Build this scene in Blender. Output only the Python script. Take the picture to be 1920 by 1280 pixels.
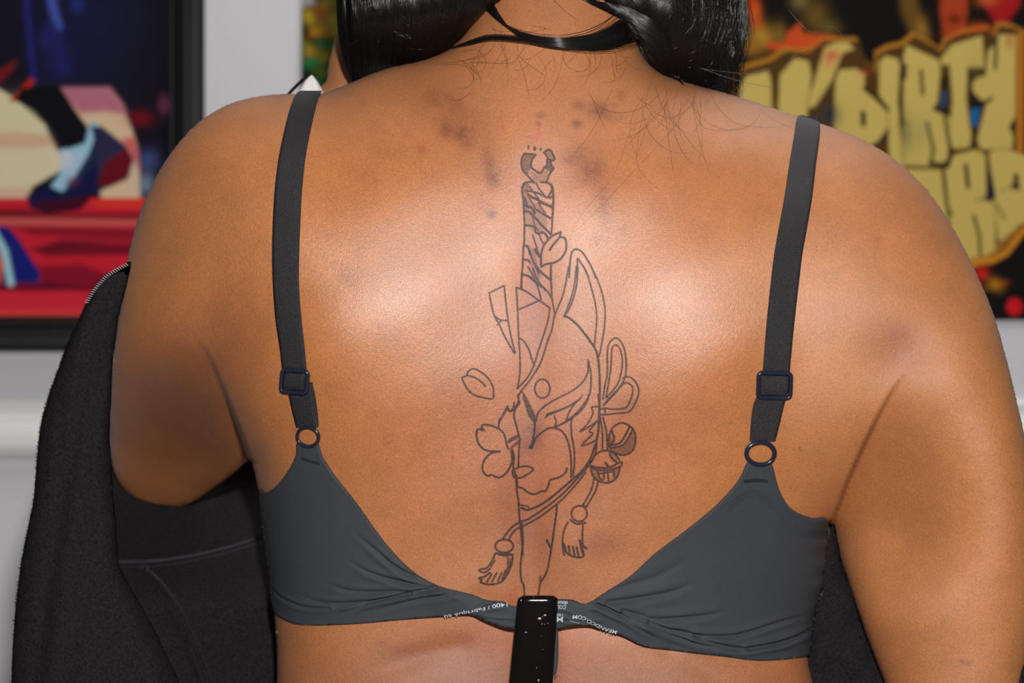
import bpy, bmesh, math, random
import numpy as np
from mathutils import Vector, Matrix
random.seed(7); rng = np.random.default_rng(7)
for o in list(bpy.data.objects): bpy.data.objects.remove(o)
SC = bpy.context.scene; COL = SC.collection

# ------------------------------------------------------------------ camera, light, exposure
S = 0.6/1920            # metres per photo pixel in the plane of the shoulders
D = 1.5                 # camera to shoulder plane
CZ = 0.95
cam_d = bpy.data.cameras.new('camera'); cam = bpy.data.objects.new('camera', cam_d); COL.objects.link(cam)
cam_d.lens = 36*D/0.6; cam_d.sensor_width = 36; cam.location = (0, -D, CZ); cam.rotation_euler = (math.pi/2, 0, 0)
cam_d.dof.use_dof = True; cam_d.dof.focus_distance = D-0.075; cam_d.dof.aperture_fstop = 10
SC.camera = cam
w = bpy.data.worlds.new('world'); SC.world = w; w.use_nodes = True
w.node_tree.nodes['Background'].inputs[0].default_value = (0.93, 0.97, 1.0, 1)
w.node_tree.nodes['Background'].inputs[1].default_value = 0.065
def lamp(name, loc, target, power, size, col=(1, 1, 1)):
    l = bpy.data.lights.new(name, 'AREA'); l.energy = power; l.size = size; l.color = col; l.shape = 'DISK'
    o = bpy.data.objects.new(name, l); COL.objects.link(o); o.location = loc
    o.rotation_euler = (Vector(target)-Vector(loc)).to_track_quat('-Z', 'Y').to_euler(); return o
lamp('camera_flash', (0.045, -D-0.02, CZ+0.225), (0.0, 0, CZ), 32, 0.045, (1.0, 0.98, 0.95))
lamp('overhead_fill', (0.3, 0.55, 2.5), (0, 0.9, 0.9), 15, 0.8, (1.0, 0.97, 0.92))  # unseen overhead light, added to brighten the back wall
SC.view_settings.view_transform = 'Standard'; SC.view_settings.look = 'None'
SC.view_settings.exposure = 0.0; SC.view_settings.gamma = 1.0; SC.view_settings.use_curve_mapping = False

# ------------------------------------------------------------------ helpers
def lin(r, g, b):
    f = lambda c: (c/255/12.92) if c/255 <= .04045 else ((c/255+.055)/1.055)**2.4
    return np.array([f(r), f(g), f(b)])
def P(u, v, b):         # a place seen at (u, v) in the photo, b shoulder-plane pixels nearer than the shoulder plane
    u = np.asarray(u, float); v = np.asarray(v, float); y = -np.asarray(b, float)*S
    k = S*(D+y)/D
    return np.stack(np.broadcast_arrays((u-960)*k, y, CZ+(640-v)*k), -1)
def thing(name, label, cat, loc=(0, 0, 0), group=None):
    o = bpy.data.objects.new(name, None); COL.objects.link(o); o.location = loc; o['label'] = label; o['category'] = cat
    o.empty_display_size = .05
    if group: o['group'] = group
    return o
def link(o, parent=None):
    COL.objects.link(o)
    if parent is not None:
        o.parent = parent
        m = Matrix.Identity(4); q = parent
        bpy.context.view_layer.update()
        o.matrix_parent_inverse = parent.matrix_world.inverted()
    return o
def mesh(name, verts, faces, mat, parent=None, smooth=True):
    me = bpy.data.meshes.new(name)
    me.from_pydata([tuple(p) for p in verts] if not isinstance(verts, np.ndarray) else verts.tolist(), [], faces)
    me.update()
    for m in (mat if isinstance(mat, (list, tuple)) else [mat]): me.materials.append(m)
    if smooth: me.polygons.foreach_set('use_smooth', np.ones(len(me.polygons), bool))
    return link(bpy.data.objects.new(name, me), parent)
def attr(o, name, arr):
    if arr.ndim == 1:
        a = o.data.attributes.new(name, 'FLOAT', 'POINT'); a.data.foreach_set('value', arr.astype(np.float32))
    else:
        a = o.data.attributes.new(name, 'FLOAT_COLOR', 'POINT')
        c = np.ones((len(arr), 4), np.float32); c[:, :3] = arr; a.data.foreach_set('color', c.ravel())
def crom(pts, n=8, closed=False):
    p = np.array(pts, float); N = len(p); out = []
    if N < 3: return p
    rngi = range(N) if closed else range(N-1)
    for i in rngi:
        g = (lambda k: p[k % N]) if closed else (lambda k: p[min(max(k, 0), N-1)])
        a, b, c, d = g(i-1), g(i), g(i+1), g(i+2)
        for t in np.arange(n)/n:
            out.append(.5*((2*b)+(-a+c)*t+(2*a-5*b+4*c-d)*t*t+(-a+3*b-3*c+d)*t**3))
    if not closed: out.append(p[-1])
    return np.array(out)
def d_seg(U, V, a, b):
    dx, dy = b[0]-a[0], b[1]-a[1]; L = dx*dx+dy*dy+1e-12
    t = np.clip(((U-a[0])*dx+(V-a[1])*dy)/L, 0, 1)
    return np.hypot(U-a[0]-t*dx, V-a[1]-t*dy), t
def sd_poly(poly, U, V):     # + inside
    d = np.full(U.shape, 1e9); ins = np.zeros(U.shape, bool); n = len(poly)
    for i in range(n):
        a, b = poly[i], poly[(i+1) % n]
        d = np.minimum(d, d_seg(U, V, a, b)[0])
        if a[1] != b[1]:
            c = ((a[1] > V) != (b[1] > V)) & (U < (b[0]-a[0])*(V-a[1])/(b[1]-a[1])+a[0]); ins ^= c
    return np.where(ins, d, -d)
def d_line(poly, U, V):
    d = np.full(U.shape, 1e9)
    for i in range(len(poly)-1): d = np.minimum(d, d_seg(U, V, poly[i], poly[i+1])[0])
    return d
def sstep(a, b, x):
    t = np.clip((x-a)/(b-a), 0, 1); return t*t*(3-2*t)
def gauss(U, V, u, v, su, sv, ang=0):
    c, s = math.cos(ang), math.sin(ang); x = (U-u)*c+(V-v)*s; y = -(U-u)*s+(V-v)*c
    return np.exp(-.5*((x/su)**2+(y/sv)**2))
def up2(F, shape):
    G = np.repeat(np.repeat(F, 2, 0), 2, 1)
    out = np.zeros(shape); a, b = min(shape[0], G.shape[0]), min(shape[1], G.shape[1]); out[:a, :b] = G[:a, :b]; return out
class Field:             # thickness field of an outline: screened Poisson equation, zero on the outline
    def __init__(s, poly, g, L, crease=None, pad=24):
        s.poly = np.array(poly); s.g = g; s.L = L
        s.u0 = math.floor((s.poly[:, 0].min()-pad)/g)*g; s.v0 = math.floor((s.poly[:, 1].min()-pad)/g)*g
        nu = int((s.poly[:, 0].max()+pad-s.u0)/g)+2; nv = int((s.poly[:, 1].max()+pad-s.v0)/g)+2
        s.nu, s.nv = nu, nv
        s.U, s.V = np.meshgrid(s.u0+np.arange(nu)*g, s.v0+np.arange(nv)*g)
        s.phi = sd_poly(s.poly, s.U, s.V)
        s.h = s.solve(None, None)
        if crease:
            fix = np.zeros(s.phi.shape, bool); val = np.zeros(s.phi.shape)
            for line, k in crease:
                n = len(line)
                for i in range(n-1):
                    d, t = d_seg(s.U, s.V, line[i], line[i+1]); kk = np.interp((i+t)/(n-1), np.linspace(0, 1, len(k)), k)
                    m = d < g*.75
                    val = np.where(m & ~fix, s.h*kk, np.where(m & fix, np.minimum(val, s.h*kk), val)); fix |= m
            s.h = s.solve(fix, val)
    def solve(s, fix, val):
        lev = []; st = 1
        while s.g*st < 40 and min(s.nu, s.nv)//st > 12: lev.append(st); st *= 2
        h = None
        for st in lev[::-1]:
            ph = s.phi[::st, ::st]; g = s.g*st; a = g*g/(s.L**2)
            bd = s.L*np.minimum(ph, 0)*1.0; bd = np.maximum(bd, -s.L*3*s.g)
            free = ph > 0; fx = np.zeros(ph.shape, bool)
            if fix is not None:
                fx = fix[::st, ::st]; free = free & ~fx; vv = val[::st, ::st]
            if h is None: h = np.where(ph > 0, s.L*s.L*.5, bd)
            else: h = up2(h, ph.shape)
            h = np.where(ph > 0, h, bd)
            if fix is not None: h = np.where(fx & (ph > 0), vv, h)
            I, J = np.indices(ph.shape); red = ((I+J) % 2 == 0) & free; blk = ((I+J) % 2 == 1) & free
            om = 1.85 if st < lev[-1] else 1.6
            for it in range(160):
                for m in (red, blk):
                    n = np.zeros_like(h); n[1:-1, 1:-1] = h[:-2, 1:-1]+h[2:, 1:-1]+h[1:-1, :-2]+h[1:-1, 2:]
                    new = (n+g*g)/(4+a); h = np.where(m, h+om*(new-h), h)
        return h
    def hs(s, u, v, F=None):   # bicubic sample
        F = s.h if F is None else F
        x = (np.asarray(u, float)-s.u0)/s.g; y = (np.asarray(v, float)-s.v0)/s.g
        x = np.clip(x, 1, s.nu-3.001); y = np.clip(y, 1, s.nv-3.001)
        i = np.floor(x).astype(int); j = np.floor(y).astype(int); fx = x-i; fy = y-j
        def wts(t): return (-.5*t+t*t-.5*t**3, 1-2.5*t*t+1.5*t**3, .5*t+2*t*t-1.5*t**3, -.5*t*t+.5*t**3)
        wx, wy = wts(fx), wts(fy); r = 0
        for b in range(4):
            for a in range(4): r = r+wy[b]*wx[a]*F[j+b-1, i+a-1]
        return r
    def T(s, u, v): return np.sqrt(2*np.maximum(s.hs(u, v), 0))
def snapgrid(poly, U, V, g, phi=None):
    """nodes of a grid snapped to an outline: node coords, in-mask, boundary-mask"""
    if phi is None: phi = sd_poly(poly, U, V)
    e = .5
    near = np.abs(phi) < .72*g
    Un, Vn = U.copy(), V.copy()
    if near.any():
        uu, vv = U[near], V[near]
        for _ in range(2):
            p0 = sd_poly(poly, uu, vv)
            gx = (sd_poly(poly, uu+e, vv)-sd_poly(poly, uu-e, vv))/(2*e); gy = (sd_poly(poly, uu, vv+e)-sd_poly(poly, uu, vv-e))/(2*e)
            n = np.maximum(gx*gx+gy*gy, .3); uu = uu-p0*gx/n; vv = vv-p0*gy/n
        Un[near], Vn[near] = uu, vv
    return Un, Vn, phi > -.72*g, near, phi
def cells(inn, phi, skip=None):
    """quads (and corner triangles) of grid indices"""
    nv, nu = inn.shape; idx = np.arange(nv*nu).reshape(nv, nu)
    a, b, c, d = idx[:-1, :-1], idx[:-1, 1:], idx[1:, 1:], idx[1:, :-1]
    I = [inn[:-1, :-1], inn[:-1, 1:], inn[1:, 1:], inn[1:, :-1]]
    mid = (phi[:-1, :-1]+phi[:-1, 1:]+phi[1:, 1:]+phi[1:, :-1]) > 0
    cnt = sum(x.astype(int) for x in I)
    full = (cnt == 4) & mid
    if skip is not None: full &= ~skip
    q = np.stack([a[full], d[full], c[full], b[full]], -1)
    tris = []
    ids = [a, b, c, d]
    for k in range(4):
        m = (cnt == 3) & ~I[k]
        if skip is not None: m &= ~skip
        o = [ids[(k+j) % 4][m] for j in (1, 2, 3)]
        tris.append(np.stack([o[2], o[1], o[0]], -1))
    return q, np.concatenate(tris)
def solid(poly, g, back, front):
    """closed body inside an outline: back(u,v) and front(u,v) give the near and far depth; meet on the outline"""
    poly = np.array(poly)
    u0, v0 = poly.min(0)-2*g; u1, v1 = poly.max(0)+2*g
    U, V = np.meshgrid(np.arange(u0, u1+g, g), np.arange(v0, v1+g, g))
    Un, Vn, inn, near, phi = snapgrid(poly, U, V, g)
    q, t = cells(inn, phi)
    return Un, Vn, near, q, t
def compact(V, F):
    used = np.unique(np.concatenate([f.ravel() for f in F])); m = -np.ones(len(V), int); m[used] = np.arange(len(used))
    return V[used], [m[f] for f in F], used
def two_sheet(poly, g, near_b, far_b, merge=True):
    """returns verts, faces, uv of verts, sheet flag"""
    Un, Vn, bd, q, t = solid(poly, g, None, None)
    u, v, bdf = Un.ravel(), Vn.ravel(), bd.ravel()
    A = P(u, v, near_b(u, v, bdf)); B = P(u, v, far_b(u, v, bdf)); n = len(u)
    off = np.where(bdf, 0, n) if merge else np.full(n, n)
    ids = np.arange(n)+off
    F = [q, t, ids[q][:, ::-1], ids[t][:, ::-1]]
    VV = np.concatenate([A, B]); VV, F, used = compact(VV, F)
    uv = np.stack([np.tile(u, 2), np.tile(v, 2)], -1)[used]
    faces = [f.tolist() for f in F]; return VV, sum(faces, []), uv, (used < n)

# ------------------------------------------------------------------ materials
def nodes(name):
    m = bpy.data.materials.new(name); m.use_nodes = True; nt = m.node_tree; return m, nt, nt.nodes['Principled BSDF']
def setp(b, col=None, rough=.5, spec=.5, metal=0, **k):
    if col is not None: b.inputs['Base Color'].default_value = (*col, 1)
    b.inputs['Roughness'].default_value = rough; b.inputs['Specular IOR Level'].default_value = spec; b.inputs['Metallic'].default_value = metal
    for kk, vv in k.items(): b.inputs[kk.replace('_', ' ')].default_value = vv
def N(nt, t, **k):
    n = nt.nodes.new(t)
    for a, b in k.items():
        if a.startswith('i_'): n.inputs[a[2:]].default_value = b
        else: setattr(n, a, b)
    return n
def noise_bump(nt, b, scale, strength, dist, detail=4, vec=None, rough=.6, prev=None):
    n = N(nt, 'ShaderNodeTexNoise'); n.inputs['Scale'].default_value = scale; n.inputs['Detail'].default_value = detail; n.inputs['Roughness'].default_value = rough
    if vec is None:
        tc = N(nt, 'ShaderNodeTexCoord'); vec = tc.outputs['Object']
    nt.links.new(vec, n.inputs['Vector'])
    bp = N(nt, 'ShaderNodeBump'); bp.inputs['Strength'].default_value = strength; bp.inputs['Distance'].default_value = dist
    nt.links.new(n.outputs['Fac'], bp.inputs['Height'])
    if prev is not None: nt.links.new(prev, bp.inputs['Normal'])
    nt.links.new(bp.outputs[0], b.inputs['Normal']); return n, bp
def simple(name, col, rough=.5, spec=.5, metal=0, bump=None, vary=0, vscale=300, **k):
    m, nt, b = nodes(name); setp(b, col, rough, spec, metal, **k)
    if bump: noise_bump(nt, b, *bump)
    if vary:
        tc = N(nt, 'ShaderNodeTexCoord'); n = N(nt, 'ShaderNodeTexNoise'); n.inputs['Scale'].default_value = vscale; n.inputs['Detail'].default_value = 5
        nt.links.new(tc.outputs['Object'], n.inputs['Vector'])
        r = N(nt, 'ShaderNodeValToRGB'); r.color_ramp.elements[0].position = .3; r.color_ramp.elements[1].position = .7
        r.color_ramp.elements[0].color = (*(np.array(col)*(1-vary)), 1); r.color_ramp.elements[1].color = (*(np.array(col)*(1+vary)), 1)
        nt.links.new(n.outputs['Fac'], r.inputs[0]); nt.links.new(r.outputs[0], b.inputs['Base Color'])
    return m
def painted(name, rough, spec=.4):
    m, nt, b = nodes(name); setp(b, None, rough, spec)
    a = N(nt, 'ShaderNodeAttribute'); a.attribute_name = 'paint'; nt.links.new(a.outputs['Color'], b.inputs['Base Color']); return m

SKIN = np.array([0.395, 0.142, 0.040])
def skin_material():
    m, nt, b = nodes('skin'); L = nt.links.new
    setp(b, None, .44, 1.0)
    tc = N(nt, 'ShaderNodeTexCoord')
    pig = N(nt, 'ShaderNodeAttribute'); pig.attribute_name = 'pigment_shade'
    ink = N(nt, 'ShaderNodeAttribute'); ink.attribute_name = 'ink'
    # mottling of the skin at two sizes
    n1 = N(nt, 'ShaderNodeTexNoise'); n1.inputs['Scale'].default_value = 28; n1.inputs['Detail'].default_value = 5
    n2 = N(nt, 'ShaderNodeTexNoise'); n2.inputs['Scale'].default_value = 1100; n2.inputs['Detail'].default_value = 4; n2.inputs['Roughness'].default_value = .8
    mp = N(nt, 'ShaderNodeMapping'); mp.inputs['Scale'].default_value = (1.1, 1, .8); mp.inputs['Rotation'].default_value = (0, .35, 0)
    L(tc.outputs['Object'], n1.inputs['Vector']); L(tc.outputs['Object'], mp.inputs['Vector']); L(mp.outputs[0], n2.inputs['Vector'])
    r1 = N(nt, 'ShaderNodeMapRange'); r1.inputs['From Min'].default_value = .3; r1.inputs['From Max'].default_value = .7; r1.inputs['To Min'].default_value = .93; r1.inputs['To Max'].default_value = 1.07
    r2 = N(nt, 'ShaderNodeMapRange'); r2.inputs['From Min'].default_value = .3; r2.inputs['From Max'].default_value = .7; r2.inputs['To Min'].default_value = .70; r2.inputs['To Max'].default_value = 1.26
    L(n1.outputs['Fac'], r1.inputs[0]); L(n2.outputs['Fac'], r2.inputs[0])
    mu = N(nt, 'ShaderNodeMath'); mu.operation = 'MULTIPLY'; L(r1.outputs[0], mu.inputs[0]); L(r2.outputs[0], mu.inputs[1])
    vm = N(nt, 'ShaderNodeVectorMath'); vm.operation = 'SCALE'; L(pig.outputs['Color'], vm.inputs[0]); L(mu.outputs[0], vm.inputs['Scale'])
    nh = N(nt, 'ShaderNodeTexNoise'); nh.inputs['Scale'].default_value = 1150; nh.inputs['Detail'].default_value = 3; mh = N(nt, 'ShaderNodeMapping'); mh.inputs['Location'].default_value = (3, 5, 7); L(tc.outputs['Object'], mh.inputs['Vector']); L(mh.outputs[0], nh.inputs['Vector'])
    rh = N(nt, 'ShaderNodeMapRange'); rh.inputs['From Min'].default_value = .35; rh.inputs['From Max'].default_value = .65; L(nh.outputs['Fac'], rh.inputs[0])
    hm = N(nt, 'ShaderNodeMix'); hm.data_type = 'RGBA'; hm.inputs['A'].default_value = (1.0, .90, .92, 1); hm.inputs['B'].default_value = (1.0, 1.10, 1.06, 1); L(rh.outputs[0], hm.inputs['Factor'])
    vq = N(nt, 'ShaderNodeVectorMath'); vq.operation = 'MULTIPLY'; L(vm.outputs[0], vq.inputs[0]); L(hm.outputs['Result'], vq.inputs[1]); vm = vq
    # ink, slightly uneven
    n3 = N(nt, 'ShaderNodeTexNoise'); n3.inputs['Scale'].default_value = 1600; n3.inputs['Detail'].default_value = 2; L(tc.outputs['Object'], n3.inputs['Vector'])
    r3 = N(nt, 'ShaderNodeMapRange'); r3.inputs['From Min'].default_value = .35; r3.inputs['From Max'].default_value = .65; r3.inputs['To Min'].default_value = .72; r3.inputs['To Max'].default_value = 1.05
    L(n3.outputs['Fac'], r3.inputs[0]); m2 = N(nt, 'ShaderNodeMath'); m2.operation = 'MULTIPLY'; m2.use_clamp = True; L(ink.outputs['Fac'], m2.inputs[0]); L(r3.outputs[0], m2.inputs[1])
    mx = N(nt, 'ShaderNodeMix'); mx.data_type = 'RGBA'; mx.inputs['B'].default_value = (.012, .017, .021, 1); L(m2.outputs[0], mx.inputs['Factor']); L(vm.outputs[0], mx.inputs['A'])
    L(mx.outputs['Result'], b.inputs['Base Color'])
    # pores: two bumps
    _, bp = noise_bump(nt, b, 2300, .5, .0004, 2, mp.outputs[0])
    v = N(nt, 'ShaderNodeTexVoronoi'); v.inputs['Scale'].default_value = 420; L(tc.outputs['Object'], v.inputs['Vector'])
    b2 = N(nt, 'ShaderNodeBump'); b2.inputs['Strength'].default_value = .12; b2.inputs['Distance'].default_value = .0004; L(v.outputs['Distance'], b2.inputs['Height']); L(bp.outputs[0], b2.inputs['Normal']); L(b2.outputs[0], b.inputs['Normal'])
    rr = N(nt, 'ShaderNodeAttribute'); rr.attribute_name = 'dry'
    r4 = N(nt, 'ShaderNodeMapRange'); r4.inputs['To Min'].default_value = .30; r4.inputs['To Max'].default_value = .62; L(rr.outputs['Fac'], r4.inputs[0]); L(r4.outputs[0], b.inputs['Roughness'])
    sp = N(nt, 'ShaderNodeMapRange'); sp.inputs['To Min'].default_value = .95; sp.inputs['To Max'].default_value = .35; L(ink.outputs['Fac'], sp.inputs[0]); L(sp.outputs[0], b.inputs['Specular IOR Level'])
    b.inputs['Subsurface Weight'].default_value = .06; b.inputs['Subsurface Radius'].default_value = (1, .35, .15); b.inputs['Subsurface Scale'].default_value = .004
    return m
M_skin = skin_material()
M_bra = simple('grey_microfibre', tuple(lin(54, 57, 62)), .75, .2, bump=(2600, .35, .0003, 2), vary=.1, vscale=1800)
M_strap = simple('black_elastic', tuple(lin(33, 31, 34)), .5, .4, bump=(2000, 1.0, .0007, 2), vary=.7, vscale=2400)
M_hard = simple('navy_enamel', tuple(lin(27, 32, 48)), .25, .5)
M_fleece = simple('black_fleece', tuple(lin(34, 32, 34)), .95, .05, bump=(900, 1.0, .0016, 6), vary=.4, vscale=700)
M_stitch = simple('black_thread', tuple(lin(20, 20, 24)), .7, .3)
M_hairmass = simple('black_hair_mass', (.003, .0028, .0028), .8, .04, bump=(500, .6, .001, 3))
M_hair = simple('black_hair', (.005, .0045, .0045), .26, .55)
M_fuzz = simple('brown_fine_hair', (.10, .036, .014), .5, .4)
M_clip = simple('black_lacquer', (.004, .003, .0025), .07, .35)
M_chrome = simple('chrome', (.8, .8, .83), .3, .5, 1)
M_print = simple('pale_grey_print', tuple(lin(165, 172, 182)), .6, .3)
M_wall = simple('painted_wall', tuple(lin(206, 206, 211)), .8, .3, bump=(140, .15, .002, 4), vary=.02, vscale=3)
M_trim = simple('white_gloss_trim', tuple(lin(232, 233, 233)), .4, .4)
M_frame = simple('black_frame', (.006, .006, .007), .45, .25)
M_floor = simple('grey_floor', tuple(lin(120, 115, 110)), .5, .4, bump=(40, .1, .002, 4), vary=.15, vscale=6)
M_white = simple('white_cotton', tuple(lin(205, 200, 200)), .85, .2, bump=(400, .3, .001, 3))
M_art = painted('printed_canvas', .9, .08); M_vinyl = painted('printed_vinyl', .9, .08)

# ------------------------------------------------------------------ the room
WY = 1.2
def box(name, lo, hi, mat, parent=None, kind=None, bevel=0):
    x0, y0, z0 = lo; x1, y1, z1 = hi
    v = [(x, y, z) for z in (z0, z1) for y in (y0, y1) for x in (x0, x1)]
    f = [(0, 2, 3, 1), (4, 5, 7, 6), (0, 1, 5, 4), (2, 6, 7, 3), (0, 4, 6, 2), (1, 3, 7, 5)]
    o = mesh(name, v, f, mat, parent, False)
    if bevel:
        md = o.modifiers.new('bevel', 'BEVEL'); md.width = bevel; md.segments = 3
    if kind: o['kind'] = kind
    return o
def W(u, v, d=0.0):      # point on the wall as seen at (u, v), d in front of it
    y = WY-d; k = S*(D+y)/D; return ((u-960)*k, y, CZ+(640-v)*k)
box('wall_back', (-2.2, WY, 0), (2.2, WY+.1, 2.6), M_wall, kind='structure')
box('floor', (-2.2, -2.2, -.05), (2.2, WY+.1, 0), M_floor, kind='structure')
# chair rail: a moulded profile run along the wall
zt = lambda v: W(0, v)[2]
prof = [(0, zt(748)), (.006, zt(750)), (.010, zt(757)), (.008, zt(764)), (.004, zt(772)), (.006, zt(782)), (.014, zt(790)), (.018, zt(800)), (.019, zt(815)), (.018, zt(835)), (.014, zt(848)), (.008, zt(855)), (0, zt(862))]
vs = []; fs = []
for x in (-2.2, 2.2): vs += [(x, WY-d, z) for d, z in prof]
n = len(prof)
for i in range(n-1): fs.append((i, i+1, n+i+1, n+i))
fs += [tuple(range(n)), tuple(range(2*n-1, n-1, -1)), (0, n, 2*n-1, n-1)]
tr = mesh('trim_1', vs, fs, M_trim, None, False); tr['kind'] = 'structure'
box('baseboard_back', (-2.2, WY-.015, 0), (2.2, WY, .12), M_trim, kind='structure')

# ---- painted panels on the wall
def soft(C, U, V, poly, col, edge=3, a=1.0, smooth=False):
    if smooth: poly = crom(poly, 5, True)
    p = np.array(poly, float); e = edge+1
    m = (U > p[:, 0].min()-e) & (U < p[:, 0].max()+e) & (V > p[:, 1].min()-e) & (V < p[:, 1].max()+e)
    if not m.any(): return
    k = sstep(-edge, edge, sd_poly(p, U[m], V[m]))*a
    C[m] = C[m]*(1-k[:, None])+lin(*col)*k[:, None]
def sline(C, U, V, pts, col, wd, edge=2, a=1.0):
    p = np.array(pts, float); e = wd+edge+1
    m = (U > p[:, 0].min()-e) & (U < p[:, 0].max()+e) & (V > p[:, 1].min()-e) & (V < p[:, 1].max()+e)
    if not m.any(): return
    k = (1-sstep(wd-edge, wd+edge, d_line(p, U[m], V[m])))*a
    C[m] = C[m]*(1-k[:, None])+lin(*col)*k[:, None]
def blob(C, U, V, u, v, su, sv, col, a=1.0, ang=0):
    k = gauss(U, V, u, v, su, sv, ang)*a; C += (lin(*col)-C)*k[..., None]
def panel(name, u0, u1, v0, v1, g, paint, mat, d0, parent=None):
    U, V = np.meshgrid(np.linspace(u0, u1, int((u1-u0)/g)+1), np.linspace(v0, v1, int((v1-v0)/g)+1))
    C = np.zeros(U.shape+(3,)); paint(C, U, V)
    nv, nu = U.shape; y = WY-d0; k = S*(D+y)/D
    X = np.stack([(U-960)*k, np.full(U.shape, y), CZ+(640-V)*k], -1).reshape(-1, 3)
    idx = np.arange(nv*nu).reshape(nv, nu)
    q = np.stack([idx[:-1, :-1], idx[1:, :-1], idx[1:, 1:], idx[:-1, 1:]], -1).reshape(-1, 4).tolist()
    # back and sides give the panel its thickness
    B = X.copy(); cs = [idx[0, 0], idx[0, -1], idx[-1, -1], idx[-1, 0]]
    Bk = X[cs].copy(); Bk[:, 1] = WY-.0005; nb = len(X)
    q += [[nb, nb+1, nb+2, nb+3], [int(cs[0]), int(cs[1]), nb+1, nb], [int(cs[1]), int(cs[2]), nb+2, nb+1], [int(cs[2]), int(cs[3]), nb+3, nb+2], [int(cs[3]), int(cs[0]), nb, nb+3]]
    o = mesh(name, np.concatenate([X, Bk]), q, mat, parent, False)
    attr(o, 'paint', np.concatenate([C.reshape(-1, 3), np.tile(lin(20, 20, 20), (4, 1))])); return o

def art_left(C, U, V):
    a = (C, U, V); C[:] = lin(24, 23, 33)
    blob(*a, 150, 60, 60, 90, (26, 26, 62), .8); blob(*a, 210, 30, 40, 30, (26, 28, 60), .5)
    sline(*a, [(48, -60), (52, 30), (58, 90), (64, 150)], (38, 38, 120), 6, 6, .8)
    sline(*a, [(95, -60), (98, 10), (110, 50)], (72, 90, 175), 8, 7, .85); sline(*a, [(85, 80), (92, 50), (106, 70), (118, 130)], (35, 38, 105), 12, 10, .7)
    blob(*a, 145, 8, 8, 10, (45, 55, 140), .7); blob(*a, 105, 110, 20, 30, (34, 34, 88), .6)
    soft(*a, [(-320, 40), (-100, 120), (0, 168), (30, 186), (50, 205), (85, 235), (95, 262), (112, 290), (128, 312), (60, 350), (50, 372), (-320, 380)], (214, 203, 168), 3)
    soft(*a, [(-320, 245), (30, 248), (92, 252), (103, 272), (60, 278), (-320, 275)], (205, 160, 130), 8, .8)
    soft(*a, [(-320, 352), (60, 352), (50, 374), (-320, 374)], (215, 165, 140), 5, .7)
    blob(*a, 20, 215, 45, 20, (210, 205, 160), .5)
    soft(*a, [(115, 167), (205, 166), (228, 195), (246, 238), (258, 272), (262, 310), (264, 378), (190, 378), (180, 300), (150, 230), (128, 195)], (214, 184, 152), 4)
    soft(*a, [(112, 165), (206, 164), (230, 196), (238, 215), (200, 210), (150, 212), (128, 192)], (176, 100, 122), 8, .95)
    soft(*a, [(228, 262), (250, 255), (262, 290), (262, 318), (250, 300)], (205, 72, 88), 7, .9)
    soft(*a, [(15, 192), (58, 145), (66, 152), (32, 190)], (178, 40, 28), 3); soft(*a, [(-20, 140), (32, 112), (26, 130), (-10, 165)], (112, 24, 32), 5)
    soft(*a, [(262, 150), (320, 150), (320, 390), (268, 390), (264, 300), (250, 240)], (24, 20, 32), 6)
    blob(*a, 262, 222, 16, 10, (120, 18, 28), .9); blob(*a, 308, 196, 7, 12, (120, 60, 85), .8); blob(*a, 278, 300, 14, 14, (70, 80, 130), .8); blob(*a, 274, 345, 10, 14, (130, 150, 180), .7)
    # red ground
    soft(*a, [(-320, 372), (320, 372), (320, 640), (-320, 640)], (196, 34, 50), 3)
    soft(*a, [(150, 372), (320, 372), (320, 392), (190, 390)], (214, 50, 44), 3)
    soft(*a, [(-320, 395), (40, 392), (110, 400), (320, 400), (320, 412), (-320, 410)], (66, 18, 28), 5, .75)
    soft(*a, [(-320, 404), (60, 408), (320, 412), (320, 424), (60, 424), (-320, 416)], (196, 88, 84), 5, .9)
    soft(*a, [(20, 424), (320, 430), (320, 450), (60, 440)], (128, 20, 42), 6, .9)
    soft(*a, [(40, 468), (140, 440), (320, 446), (320, 460), (200, 455), (90, 470)], (150, 28, 46), 6, .8)
    soft(*a, [(60, 470), (110, 452), (320, 462), (320, 476), (90, 480)], (90, 14, 34), 6, .85)
    soft(*a, [(70, 500), (150, 494), (220, 520), (320, 530), (320, 560), (150, 545), (80, 540)], (116, 16, 40), 10, .85)
    soft(*a, [(-320, 540), (90, 538), (190, 552), (320, 556), (320, 640), (-320, 640)], (206, 40, 60), 7)
    soft(*a, [(-320, 528), (80, 528), (180, 543), (60, 546), (-320, 540)], (80, 14, 36), 5, .85)
    soft(*a, [(-320, 580), (320, 578), (320, 600), (-320, 600)], (222, 66, 62), 5, .7)
    # trouser leg and shoe
    soft(*a, [(28, 188), (40, 165), (110, 160), (118, 170), (140, 205), (166, 240), (172, 262), (160, 286), (135, 282), (118, 272), (95, 240), (62, 206)], (17, 16, 22), 3)
    soft(*a, [(95, 350), (113, 325), (118, 296), (112, 280), (132, 278), (160, 268), (168, 232), (176, 226), (188, 240), (180, 300), (150, 340), (122, 362)], (150, 195, 218), 3)
    soft(*a, [(108, 282), (135, 284), (140, 310), (118, 318)], (200, 204, 214), 5, .8)
    soft(*a, [(50, 366), (95, 350), (112, 366), (140, 330), (165, 290), (176, 262), (170, 232), (178, 238), (190, 236), (235, 272), (250, 298), (240, 335), (205, 350), (180, 362), (150, 392), (85, 400), (55, 390)], (20, 24, 66), 3, .97)
    for i in range(6): sline(*a, [(128-i*2, 292+i*9), (165-i*5, 286+i*9)], (190, 190, 210), 1.6, 1.6, .6)
    blob(*a, 135, 340, 9, 6, (110, 40, 60), .7)
    soft(*a, [(198, 305), (235, 278), (249, 300), (238, 334), (205, 350), (182, 345)], (104, 14, 26), 4, .95)
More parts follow.
